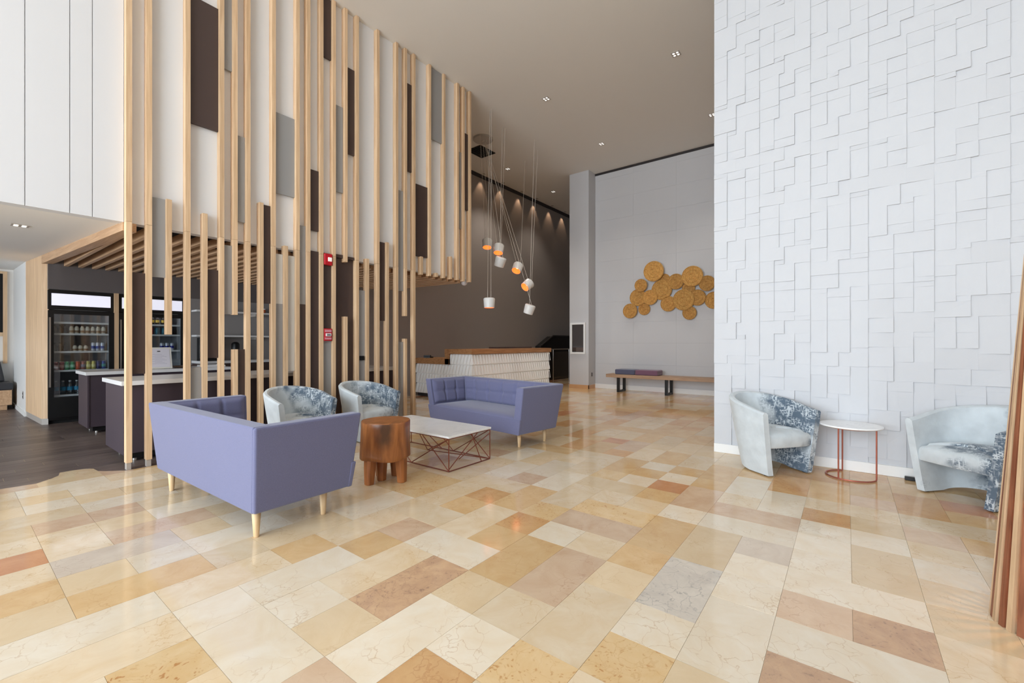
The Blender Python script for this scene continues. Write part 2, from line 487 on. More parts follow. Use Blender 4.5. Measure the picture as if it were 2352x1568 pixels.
# limestone kinds
LS = {
 'cream': marble('limestone_cream', rgb(232, 214, 186), rgb(222, 196, 158), rgb(200, 160, 112), 0.55),
 'pale':  marble('limestone_pale', rgb(236, 224, 204), rgb(230, 212, 184), rgb(200, 168, 130), 0.6),
 'sand':  marble('limestone_sand', rgb(228, 206, 172), rgb(220, 194, 156), rgb(196, 158, 114), 0.45),
 'gold':  marble('limestone_gold', rgb(224, 192, 146), rgb(214, 176, 126), rgb(190, 140, 88), 0.4),
 'speck': marble('limestone_fossil', rgb(228, 200, 156), rgb(220, 184, 132), rgb(190, 134, 74), 0.3, 0.7, rgb(184, 120, 60)),
 'orange': marble('limestone_orange', rgb(220, 178, 128), rgb(208, 160, 108), rgb(176, 118, 72), 0.4, 0.35, rgb(164, 104, 60)),
 'beige': marble('limestone_rose', rgb(220, 194, 166), rgb(208, 176, 146), rgb(180, 136, 108), 0.4),
 'brown': marble('limestone_brown', rgb(210, 174, 138), rgb(188, 152, 122), rgb(138, 108, 96), 0.5, 0.5, rgb(140, 112, 98), scale=1.6),
 'red':   marble('limestone_red', rgb(212, 158, 118), rgb(196, 138, 100), rgb(160, 96, 66), 0.3),
 'grey':  marble('limestone_grey', rgb(224, 214, 200), rgb(204, 194, 182), rgb(150, 146, 140), 0.6, 0.4, rgb(150, 146, 142)),
 'lilac': marble('limestone_lilac', rgb(222, 207, 188), rgb(210, 192, 172), rgb(176, 152, 132), 0.5),
}
PLANK = [wood('plank_tile_%d' % i, rgb(*a), rgb(*b), (2.2, 16, 16), rough=0.35, vary=0.12) for i, (a, b) in enumerate([
    ((92, 80, 76), (118, 104, 98)), ((82, 72, 69), (108, 94, 90)), ((102, 90, 85), (126, 112, 106))])]

# ------------------------------------------------------------------ marble floor
TX0, TY0, TC = 0.098, -0.0225, 0.3015
SEED = {
 'red': [(0, 13), (13, 4), (16, -3)],
 'gold': [(0, 11), (1, 10), (2, 10), (4, 9), (5, 8), (6, 5), (7, 5), (7, 6), (8, 3), (8, 8), (12, 4), (14, 3), (14, 5), (15, -3), (15, 4)],
 'lilac': [(1, 12), (2, 12), (10, 1)],
 'pale': [(0, 9), (1, 9), (2, 6), (2, 7), (2, 8), (2, 11), (3, 5), (3, 7), (4, 4), (4, 5), (6, 1), (7, -1), (7, 0), (7, 1), (8, 1), (8, 5), (9, -1), (9, 0), (11, -2), (11, 0), (11, 3), (12, -1), (13, 5), (14, 4), (15, 5)],
 'speck': [(1, 7), (4, 3), (5, 2), (9, 6), (10, 4), (10, 5)],
 'beige': [(2, 15), (6, 8), (8, 0), (9, 4), (9, 5), (11, 8), (12, 1), (12, 2), (13, -2), (15, -1)],
 'brown': [(4, 6), (5, 6), (6, 0), (8, -1)],
 'sand': [(0, 10), (0, 15), (1, 11), (1, 18), (2, 14), (2, 17), (3, 6), (3, 12), (7, 3), (9, -2), (9, 2), (10, -1), (10, 2)],
 'orange': [(3, 4), (8, 6), (9, 8), (13, 0), (16, 7)],
 'grey': [(7, 2), (8, 2)],
 'cream': [(0, 12), (1, 13), (1, 14), (3, 10), (5, 3), (5, 4), (6, 3)],
}

SEEDK = {c: k for k, cs in SEED.items() for c in cs}

floor = struct(B('floor', FRONT_X - 0.3, 15.6, -6.2, 8.9, -0.10, -0.004, M['grout']))

def cell_ok(i, j):
    x = TX0 + (i + 0.5) * TC; y = TY0 + (j + 0.5) * TC
    if x < FRONT_X or x > 15.4 or y < -6 or y > 8.85:
        return False
    if y > 6.02 and x < 5.25:
        return False
    return True

def pick(i, j):
    x = TX0 + i * TC
    if x > 4.4:
        return R.choices(['sand', 'beige', 'gold', 'cream', 'orange', 'red'], [24, 16, 34, 9, 15, 2])[0]
    return R.choices(['cream', 'pale', 'sand', 'gold', 'speck', 'beige', 'orange', 'lilac'], [40, 26, 18, 5, 2, 8, 1, 0])[0]

used, tiles = set(), []
cells = [(i, j) for i in range(-24, 52) for j in range(-20, 30) if cell_ok(i, j)]
cellset = set(cells)
# seeded neighbours of one kind join into long tiles first, the rest is laid at random
order = [c for c in cells if c in SEEDK] + [c for c in cells if c not in SEEDK]
for (i, j) in order:
    if (i, j) in used:
        continue
    k = SEEDK.get((i, j))
    opts = []
    for (di, dj) in ((1, 0), (0, -1), (-1, 0), (0, 1)):
        n = (i + di, j + dj)
        if n in cellset and n not in used:
            nk = SEEDK.get(n)
            if nk == k:
                opts.append(((di, dj), 3 if k else 1))
    used.add((i, j))
    w = h = 1; a, b = i, j
    if opts and (k is not None or R.random() < 0.8):
        opts = [o for o in opts if o[0][0] != 0] or opts if R.random() < 0.7 else opts
        (di, dj), _ = R.choice(opts)
        used.add((i + di, j + dj))
        a, b = min(i, i + di), min(j, j + dj)
        w, h = 1 + abs(di), 1 + abs(dj)
    tiles.append((a, b, w, h, k or pick(i, j)))

ranked = []
for (a, b, w, h, k) in tiles:
    cx, cy = TX0 + (a + w / 2) * TC, TY0 + (b + h / 2) * TC
    ranked.append((cam_area(cx, cy, 0, w * h), a, b, w, h, k))
ranked.sort(key=lambda t: -t[0])
tile_mesh = {}
def get_tile(w, h, k):
    if (w, h, k) not in tile_mesh:
        g = 0.0008
        tile_mesh[(w, h, k)] = MB().box(-w * TC / 2 + g, w * TC / 2 - g, -h * TC / 2 + g, h * TC / 2 - g, -0.012, 0).mesh('marble_tile', LS[k])
    return tile_mesh[(w, h, k)]
KINDS = list(LS)
rest = MB()
for n, (ar, a, b, w, h, k) in enumerate(ranked):
    cx, cy = TX0 + (a + w / 2) * TC, TY0 + (b + h / 2) * TC
    if n < 294 and ar > 0:
        inst('marble_tile', get_tile(w, h, k), floor, (cx, cy, R.uniform(-0.0006, 0.0)))
    else:
        g = 0.0008
        rest.box(cx - w * TC / 2 + g, cx + w * TC / 2 - g, cy - h * TC / 2 + g, cy + h * TC / 2 - g, -0.012, -0.0003, KINDS.index(k))
o = rest.build('marble_tile', [LS[k] for k in KINDS], floor)
o['kind'] = 'stuff'
# the cut tiles along the grey planks follow a free curve
cut = [
 ([(-3.3, 6.0075), (-1.0, 6.0075), (-1.0, 6.19), (-3.3, 6.17)], 'sand'),
 ([(-1.0, 6.0075), (-0.4, 6.0075), (-0.4, 6.215), (-1.0, 6.19)], 'gold'),
 ([(-0.4, 6.0075), (0.098, 6.0075), (0.098, 6.225), (-0.4, 6.215)], 'sand'),
 ([(0.098, 6.0075), (0.55, 6.0075), (0.55, 6.19), (0.32, 6.22), (0.098, 6.225)], 'beige'),
 ([(0.55, 6.0075), (1.0, 6.0075), (1.0, 6.30), (0.99, 6.44), (0.93, 6.50), (0.84, 6.53), (0.745, 6.52), (0.72, 6.38), (0.66, 6.30), (0.55, 6.19)], 'sand'),
 ([(1.0, 6.0075), (1.24, 6.0075), (1.24, 6.07), (1.18, 6.08), (1.06, 6.20), (1.0, 6.28)], 'beige'),
 ([(1.24, 6.0075), (2.5, 6.0075), (2.5, 6.10), (1.24, 6.07)], 'gold'),
 ([(2.5, 6.0075), (3.9, 6.0075), (3.9, 6.12), (2.5, 6.10)], 'sand'),
 ([(3.9, 6.0075), (5.24, 6.0075), (5.24, 6.12), (3.9, 6.12)], 'gold')]
for poly, k in cut:
    MB().prism(poly, -0.012, -0.0002).build('marble_tile', LS[k], floor)

# ------------------------------------------------------------------ grey plank floor of the pantry and lounge
floor2 = struct(B('floor', FRONT_X - 0.3, 5.25, 6.0, 14.5, -0.09, -0.006, M['socket']))
pm = {}
nplank = 0
restp = MB()
y = 6.0; row = 0
while y < 14.4:
    x = FRONT_X - R.uniform(0, 1.1)
    while x < 5.2:
        x1 = min(x + 1.12, 5.25)
        xa = max(x, FRONT_X - 0.2)
        if x1 - xa > 0.05:
            kind = R.randrange(3)
            ar = cam_area((xa + x1) / 2, y + 0.09, 0, 1)
            w = round(x1 - xa, 3)
            if ar > 0 and nplank < 200:
                if (w, kind) not in pm:
                    pm[(w, kind)] = MB().box(-w / 2 + .0015, w / 2 - .0015, -.0885, .0885, -.01, 0).mesh('plank', PLANK[kind])
                inst('plank', pm[(w, kind)], floor2, ((xa + x1) / 2, y + 0.09, -0.0014 - R.uniform(0, .0006)))
                nplank += 1
            else:
                restp.box(xa + .0015, x1 - .0015, y + .0015, y + .1785, -.01, -.0016, kind)
        x = x1
    y += 0.18; row += 1
if restp.v:
    o = restp.build('plank', PLANK, floor2); o['kind'] = 'stuff'

# ------------------------------------------------------------------ ceilings and walls
CZ = 6.47
struct(B('ceiling', FRONT_X - 0.3, 15.8, -6.3, 9.0, CZ, CZ + 0.15, M['ceiling']))
# low white ceiling over the lounge on the left, rising slightly towards the back
def lowz(y):
    return 2.65 + 0.034 * (y - 6.1)
struct(MB().hexa([(FRONT_X - .3, 6.28, lowz(6.28)), (1.20, 6.28, lowz(6.28)), (1.0, 14.4, lowz(14.4)), (FRONT_X - .3, 14.4, lowz(14.4)),
                  (FRONT_X - .3, 6.28, 3.2), (1.20, 6.28, 3.2), (1.0, 14.4, 3.2), (FRONT_X - .3, 14.4, 3.2)]).build('ceiling', M['softwhite']))

# upper bulkhead wall behind the slats; left of the slats it is clad in white boards
BZ = 2.65
wl = struct(B('wall_left', FRONT_X - 0.3, 6.60, 6.175, 6.28, BZ, CZ, M['bulk']))
for (a, b) in ((FRONT_X - .3, -2.1), (-2.1, -0.9), (-0.9, 0.473), (0.473, 0.773), (0.773, 0.938), (0.938, 1.186)):
    B('wall_board', a + 0.003, b - 0.003, 6.155, 6.176, BZ, CZ, M['boardwhite'], wl)
B('wall_board', 1.19, 6.61, 6.155, 6.176, BZ, CZ, M['bulk'], wl)
B('end_board', 6.60, 6.62, 6.155, 8.86, BZ, CZ, M['bulk'], wl)

# taupe wall behind the reception
struct(B('wall_reception', 5.25, 15.7, 8.86, 9.0, 0, CZ, M['brownwall']))
struct(B('wall_end', 15.5, 15.7, 6.3, 8.86, 0, CZ, M['brownwall']))
struct(B('wall_corridor', 12.3, 15.7, 6.2, 6.3, 0, CZ, M['brownwall']))
struct(B('trim_1', 6.7, 15.5, 8.80, 8.86, CZ - 0.09, CZ - 0.001, M['socket']))

# grey panelled wall with the wall art
wbk = struct(B('wall_back', 12.06, 12.3, -6.2, 6.06, 0, CZ - 0.06, M['socket']))
struct(B('shadow_gap_strip', 12.03, 12.3, -6.2, 6.06, CZ - 0.06, CZ - 0.001, M['socket']))  # dark strip painted in for the shade of the gap below the ceiling
ys = [6.05, 4.85, 3.65, 2.45, 1.25, 0.05]
z = 0.13; r = 0
while z < CZ - 0.1:
    z1 = min(z + 0.61, CZ - 0.065)
    for a, b in zip(ys[:-1], ys[1:]):
        sh = 0.0
        B('wall_panel', 12.04 + (0.0012 if (r + ys.index(a)) % 2 else 0.0), 12.06, b + .0007, a - .0007, z + .0007, z1 - .0007, M['greywall'], wbk)
    z = z1; r += 1
B('wall_panel', 12.04, 12.06, -6.2, 0.05, 0.13, CZ - .065, M['greywall'], wbk)
struct(B('baseboard_back', 12.02, 12.06, -6.2, 6.05, 0, 0.13, M['white'], bevel=0.004))

# white pillar at the corner
pil = struct(B('wall_pillar', 11.62, 12.9, 6.055, 6.70, 0.0, CZ - 0.001, M['greywall']))
struct(MB().box(11.60, 11.622, 6.04, 6.70, 0, 0.11).box(11.60, 12.04, 6.04, 6.056, 0, 0.11).build('baseboard_pillar', M['stonebase']))

# outer walls that close the hall (behind the photographer and to the right)
struct(B('wall_side', FRONT_X - 0.3, 12.06, -6.3, -6.2, 0, CZ, M['brownwall']))
struct(B('wall_lounge', FRONT_X - 0.3, 0.93, 14.3, 14.4, 0, 3.1, M['white']))

# glazed street front behind the camera: posts and rails
def window(n, y0, y1, z1, step):
    w = struct(B('window_%d' % n, FRONT_X - 0.14, FRONT_X - 0.02, y0, y1, 0, 0.05, M['steelgrey']))
    y = y0
    while y <= y1 + 0.01:
        B('window_post', FRONT_X - 0.13, FRONT_X - 0.03, y - 0.03, y + 0.03, 0.05, z1, M['steelgrey'], w); y += step
    B('window_rail', FRONT_X - 0.13, FRONT_X - 0.03, y0, y1, z1, z1 + 0.08, M['steelgrey'], w)
    if z1 > 4:
        B('window_rail', FRONT_X - 0.13, FRONT_X - 0.03, y0, y1, 2.6, 2.66, M['steelgrey'], w)
window(1, -2.8, 6.0, 5.9, 1.46)
window(2, 7.0, 11.6, 2.4, 1.533)
struct(MB().box(FRONT_X - 0.2, FRONT_X - 0.02, 6.2, 6.97, 0, 3.1).box(FRONT_X - 0.2, FRONT_X - 0.02, 11.63, 14.4, 0, 3.1).box(FRONT_X - 0.2, FRONT_X - 0.02, 6.97, 11.63, 2.48, 3.1).build('wall_lounge_front', M['white']))
struct(MB().box(FRONT_X - 0.2, FRONT_X - 0.02, -2.83, 6.2, 5.98, CZ).box(FRONT_X - 0.2, FRONT_X - 0.02, -6.2, -2.83, 0, CZ).build('wall_front', M['brownwall']))

# ------------------------------------------------------------------ white relief wall on the right
wr = struct(B('wall_right', 5.880, 6.12, -6.2, 1.315, 0, CZ - 0.001, M['wallwhite']))
struct(B('baseboard_right', 5.852, 5.882, -6.2, 1.315, 0, 0.108, M['white'], bevel=0.004))
PATS = [
 [(0, 0, 5, 4), (5, 0, 5, 3), (0, 4, 3, 6), (3, 4, 4, 4), (7, 3, 3, 5), (3, 8, 4, 2), (7, 8, 3, 2), (5, 3, 2, 1)],
 [(0, 0, 3, 4), (3, 0, 4, 5), (7, 0, 3, 6), (0, 4, 3, 3), (3, 5, 4, 2), (0, 7, 5, 3), (5, 7, 5, 3), (7, 6, 3, 1)],
 [(0, 0, 4, 3), (4, 0, 6, 4), (0, 3, 4, 4), (4, 4, 3, 3), (7, 4, 3, 5), (0, 7, 4, 3), (4, 7, 3, 3), (7, 9, 3, 1)]]
# every block is a shallow wedge; its lower right corner stands out most (upper left, upper right, lower left, lower right)
WEDGE = [(.002, .016, .007, .026), (.004, .020, .006, .026), (.002, .012, .010, .023), (.006, .018, .012, .030),
         (.003, .022, .005, .024), (.006, .012, .008, .019), (.010, .006, .018, .015), (.002, .015, .004, .018)]
def wedge_pts(y0, y1, z0, z1, w):
    a, b, c, d = w
    x = 5.882
    return [(x - d, y0, z0), (x, y0, z0), (x, y1, z0), (x - c, y1, z0), (x - b, y0, z1), (x, y0, z1), (x, y1, z1), (x - a, y1, z1)]
blocks = []
PW = 0.4975
for pc in range(-1, 15):
    y_hi = 1.3165 - pc * PW
    if y_hi < -6:
        break
    zrow = 0.108 - (0.14 if pc % 2 else 0.0); 
    while zrow < CZ:
        pat = PATS[R.randrange(3)]; fx, fy = R.random() < 0.5, R.random() < 0.5
        for (a, b, w, h) in pat:
            if fx: a = 10 - a - w
            if fy: b = 10 - b - h
            y0 = y_hi - PW + a * PW / 10; z0 = zrow + b * PW / 10
            y1 = y0 + w * PW / 10; z1 = z0 + h * PW / 10
            z0 = max(z0, 0.108); z1 = min(z1, CZ - 0.002); y1 = min(y1, 1.3165)
            if z1 - z0 > 0.02 and y1 - y0 > 0.02:
                blocks.append((y0, y1, z0, z1, R.randrange(len(WEDGE))))
        zrow += PW
br = sorted(blocks, key=lambda t: -cam_area(5.87, (t[0] + t[1]) / 2, (t[2] + t[3]) / 2, (t[1] - t[0]) * (t[3] - t[2])))
unit = []
for w in WEDGE:
    unit.append(MB().hexa([(px - 5.882, py, pz) for (px, py, pz) in wedge_pts(-.5, .5, -.5, .5, w)]).mesh('relief_block', M['wallwhite']))
rb = MB()
for n, (y0, y1, z0, z1, p) in enumerate(br):
    if n < 298 and cam_area(5.87, (y0 + y1) / 2, (z0 + z1) / 2, 1) > 0:
        inst('relief_block', unit[p], wr, (5.882, (y0 + y1) / 2, (z0 + z1) / 2), (1, y1 - y0, z1 - z0))
    else:
        rb.hexa(wedge_pts(y0, y1, z0, z1, WEDGE[p]))
o = rb.build('relief_block', M['wallwhite'], wr); o['kind'] = 'stuff'

# ------------------------------------------------------------------ pantry shell
PY = 10.46
def batz(y):
    return 2.575 + 0.016 * (y - 6.1)
struct(B('ceiling_pantry', 1.15, 6.60, 6.28, PY + 0.6, 2.76, 2.86, M['blackvoid']))
pc = bpy.data.objects['ceiling_pantry']
x = 1.27
bm_ = MB().hexa([(-.025, 6.285, batz(6.285)), (.025, 6.285, batz(6.285)), (.025, 8.88, batz(8.88)), (-.025, 8.88, batz(8.88)),
                 (-.025, 6.285, batz(6.285) + .10), (.025, 6.285, batz(6.285) + .10), (.025, 8.88, batz(8.88) + .10), (-.025, 8.88, batz(8.88) + .10)]).mesh('ceiling_batten', M['oak_h'])
bl_ = MB().hexa([(-.025, 6.285, batz(6.285)), (.025, 6.285, batz(6.285)), (.025, PY, batz(PY)), (-.025, PY, batz(PY)),
                 (-.025, 6.285, batz(6.285) + .10), (.025, 6.285, batz(6.285) + .10), (.025, PY, batz(PY) + .10), (-.025, PY, batz(PY) + .10)]).mesh('ceiling_batten', M['oak_h'])
while x < 6.56:
    inst('ceiling_batten', bl_ if x < 5.2 else bm_, pc, (x, 0, 0)); x += 0.172
# pantry back wall with recesses for the coolers
struct(B('wall_pantry', 1.06, 5.25, PY, PY + 0.1, 2.25, 2.76, M['darkgrey']))
struct(B('wall_niche', 1.06, 5.3, 11.35, 11.45, 0, 2.76, M['darkgrey']))
struct(B('wall_pantry_end', 5.18, 5.25, 8.86, 11.35, 0, 2.76, M['brownwall']))
struct(B('wall_pantry_back', 2.99, 5.2, PY + 0.02, PY + 0.12, 0, 2.26, plain('pantry_splashback', rgb(150, 146, 144), 0.5)))
# oak portal: beam and fin at the lounge end
struct(MB().hexa([(1.175, 6.16, 2.56), (1.29, 6.16, 2.56), (1.11, 10.56, 2.665), (0.995, 10.56, 2.665),
                  (1.175, 6.16, 2.652), (1.29, 6.16, 2.652), (1.11, 10.56, 2.80), (0.995, 10.56, 2.80)]).build('trim_3', M['oak_h']))
fin = struct(MB().hexa([(0.995, 10.56, 0.10), (1.075, 10.52, 0.10), (1.075, 12.0, 0.10), (0.935, 12.0, 0.10),
                  (0.995, 10.56, 2.80), (1.075, 10.52, 2.80), (1.075, 12.0, 2.85), (0.935, 12.0, 2.85)]).build('trim_4', M['oak']))
struct(MB().hexa([(1.0, 10.565, 0.0), (1.07, 10.53, 0.0), (1.07, 12.0, 0.0), (0.94, 12.0, 0.0),
                  (1.0, 10.565, 0.10), (1.07, 10.53, 0.10), (1.07, 12.0, 0.10), (0.94, 12.0, 0.10)]).build('baseboard_portal', M['steelgrey']))
struct(B('trim_5', 1.885, 1.945, PY + 0.01, PY + 0.08, 0, 2.26, M['oak']))
struct(B('wall_lounge_side', 0.93, 1.06, 12.0, 14.3, 0, 3.0, M['white']))
struct(B('baseboard_lounge', 0.915, 0.93, 12.0, 14.3, 0, 0.08, M['white']))

# ------------------------------------------------------------------ slat screen on the bulkhead
SLATS = [
(1.236,0.000,6.470), (1.405,0.000,6.470), (1.760,0.000,6.470), (2.108,0.000,6.470), (2.256,1.706,6.470), (2.405,0.000,6.470), (2.718,0.000,6.470), (3.040,0.000,6.470), (3.194,0.000,6.470), (3.389,0.000,6.470), (3.584,0.000,6.470), (3.778,2.591,6.470), (3.974,0.000,6.470), (4.355,0.000,6.470), (4.732,0.000,6.470), (4.919,1.823,6.470), (5.105,0.000,6.470), (5.473,2.584,6.470), (5.831,2.589,6.470), (6.196,2.595,6.470), (6.361,2.588,6.470), (6.552,2.591,6.470), (1.583,1.449,2.974), (1.931,0.000,2.897), (2.259,0.000,1.273), (2.563,0.000,3.189), (2.879,0.000,2.679), (3.778,0.000,1.757), (4.158,0.000,2.699), (4.539,0.000,3.030), (4.919,0.000,1.429), (5.278,2.584,2.910), (5.638,2.588,2.661), (6.011,2.590,3.025)]
PANELS = [
(1.767,2.062,3.941,5.444,'b'), (2.119,2.206,4.751,6.470,'g'), (2.270,2.360,2.890,3.978,'g'), (2.737,2.994,3.381,4.471,'g'), (3.410,3.540,5.574,6.470,'b'), (3.606,3.725,3.642,4.948,'g'), (3.798,3.933,4.279,5.609,'b'), (3.213,3.350,2.976,3.852,'b'), (3.062,3.150,1.902,3.013,'g'), (3.062,3.150,0.060,1.902,'b'), (3.213,3.350,0.060,2.682,'b'), (3.410,3.540,1.568,2.683,'b'), (3.410,3.540,0.060,1.568,'g'), (3.590,3.972,0.060,2.646,'B'), (3.606,3.725,2.646,2.696,'b'), (3.798,3.933,2.646,2.687,'b'), (4.383,4.500,1.723,3.023,'b'), (5.138,5.429,2.913,4.204,'b'), (4.761,4.882,2.255,3.983,'g'), (4.761,4.882,0.060,1.372,'g'), (4.948,5.064,4.371,5.911,'b'), (5.503,5.800,5.141,6.470,'g'), (6.385,6.510,4.043,5.588,'b'), (6.220,6.318,3.632,5.154,'g'), (1.244,1.363,1.017,2.116,'b'), (1.411,1.548,2.089,2.973,'g'), (1.943,2.066,1.172,2.242,'b'), (2.121,2.206,1.711,2.568,'g'), (2.275,2.362,0.060,1.273,'b'), (2.581,2.676,1.879,3.180,'b'), (1.771,1.888,0.060,1.064,'g'), (2.737,2.828,1.885,2.560,'w'), (2.737,2.828,0.060,1.885,'g'), (2.899,2.992,0.966,2.560,'w'), (4.002,4.112,0.060,2.189,'g')]
SF = 6.07
scr = thing('slat_screen', 'tall screen of vertical oak slats with brown and grey panels in front of the pantry', 'screen', (1.2, SF, 0))
def loc_box(name, x0, x1, y0, y1, z0, z1, mat, parent, org, bevel=0.0):
    return B(name, x0 - org[0], x1 - org[0], y0 - org[1], y1 - org[1], z0 - org[2], z1 - org[2], mat, parent, bevel)
ORG = (1.2, SF, 0)
for (xr, z0, z1) in SLATS:
    z1 = min(z1, CZ - 0.004)
    lo = z0 + (0.075 if z0 == 0 else 0)
    # the long slats are spliced at the bulkhead's lower edge
    if z0 < 2.4 and z1 > 4.5:
        cuts = [(lo, 2.645), (2.648, z1)]
    else:
        cuts = [(lo, z1)]
    for (a, b) in cuts:
        loc_box('slat', xr - 0.05, xr, SF, SF + 0.084, a, b, M['oak'], scr, ORG)
    if z0 == 0:
        loc_box('slat_foot', xr - 0.044, xr - 0.006, SF + 0.012, SF + 0.08, 0.0, 0.076, M['steelgrey'], scr, ORG)
PM = {'b': M['brownpanel'], 'g': M['greypanel'], 'w': M['whitepanel']}
for (x0, x1, z0, z1, k) in PANELS:
    z1 = min(z1, CZ - 0.004)
    dy = 0.041 if k == 'B' else 0.0          # the wide one runs behind a slat
    loc_box('panel', x0, x1, SF + 0.045 + dy, SF + 0.075 + dy, z0, z1, PM[k.lower()], scr, ORG)

# fire alarm strobe, pull station and a small black box on the screen
t = thing('fire_alarm_strobe', 'red fire alarm strobe with clear lens high on the slat screen', 'fire alarm', (3.462, SF + 0.045, 2.50))
MB().box(-.062, .062, -.06, 0, 0, .17).build('housing', M['red'], t, bevel=0.012)
MB().box(-.012, .045, -.075, -.058, .055, .115).build('lens', M['lens'], t, bevel=0.006)
t = thing('pull_station', 'red and white manual fire pull station on the slat screen below the strobe', 'fire alarm', (3.462, SF + 0.045, 1.385))
MB().box(-.064, .064, -.045, 0, 0, .182).build('housing', M['red'], t, bevel=0.008)
MB().box(-.05, .05, -.05, -.044, .128, .165).build('face_plate', plain('pink_plate', rgb(226, 150, 160), 0.4), t)
MB().box(-.05, .05, -.05, -.044, .02, .05).build('lower_plate', plain('pink_plate_low', rgb(226, 150, 160), 0.4), t)
MB().box(-.04, .04, -.066, -.044, .066, .112).build('handle', plain('pull_handle', rgb(236, 232, 232), 0.4), t, bevel=0.004)
MB().box(-.028, .028, -.068, -.065, .08, .094).build('handle_mark', M['socket'], t)
t = tag(B('wall_box', 4.012, 4.085, SF + .02, SF + .046, 1.08, 1.15, M['black'], bevel=0.004), 'small black square box mounted on a grey panel of the slat screen', 'wall box')
# dome camera under the end of the bulkhead
t = thing('dome_camera', 'white dome camera under the far corner of the slatted bulkhead', 'camera', (6.56, 6.27, 2.65))
MB().lathe([(0.001, -.0), (.075, -.0), (.078, -.03), (.07, -.035)], 24).build('mount', M['lampwhite'], t, smooth=True)
MB().lathe([(.068, -.03), (.066, -.06), (.05, -.092), (.026, -.108), (0.001, -.112)], 24).build('dome', plain('frosted_dome', rgb(206, 198, 196), 0.25), t, smooth=True)

# ------------------------------------------------------------------ sofas
def loft_panel(name, pa, pb, pc_, pd, nrm, bulge, nu, nv, segs, rows, mat, parent):
    """tufted cushion over the quad pa-pb-pc-pd (u along pa->pb, v along pa->pd)"""
    pa, pb, pc_, pd, nrm = map(Vector, (pa, pb, pc_, pd, nrm))
    vs, fs = [], []
    for j in range(nv + 1):
        for i in range(nu + 1):
            u, v = i / nu, j / nv
            p = (pa * (1 - u) + pb * u) * (1 - v) + (pd * (1 - u) + pc_ * u) * v
            e = min(1.0, 7 * min(u * segs / 2.0, (1 - u) * segs / 2.0, v * 1.4, (1 - v) * 1.4) + 0.05)
            q = u * segs
            d = abs(q - round(q))
            seam = 1 - 0.55 * math.exp(-(d / 0.05) ** 2) if 0 < round(q) < segs else 1
            bt = 0
            for rr in rows:
                w = abs(v - rr)
                if 0 < round(q) < segs:
                    bt = max(bt, math.exp(-((d / 0.10) ** 2 + (w / 0.09) ** 2)))
                seam = min(seam, 1 - 0.28 * math.exp(-(w / 0.05) ** 2))
            vs.append(p + nrm * bulge * (min(e, 1) ** 0.5) * seam * (1 - 0.9 * bt))
    for j in range(nv):
        for i in range(nu):
            a = j * (nu + 1) + i
            fs.append((a, a + 1, a + nu + 2, a + nu + 1))
    mb = MB(); mb.add(vs, fs)
    o = mb.build(name, mat, parent, smooth=True)
    o.modifiers.clear()
    return o

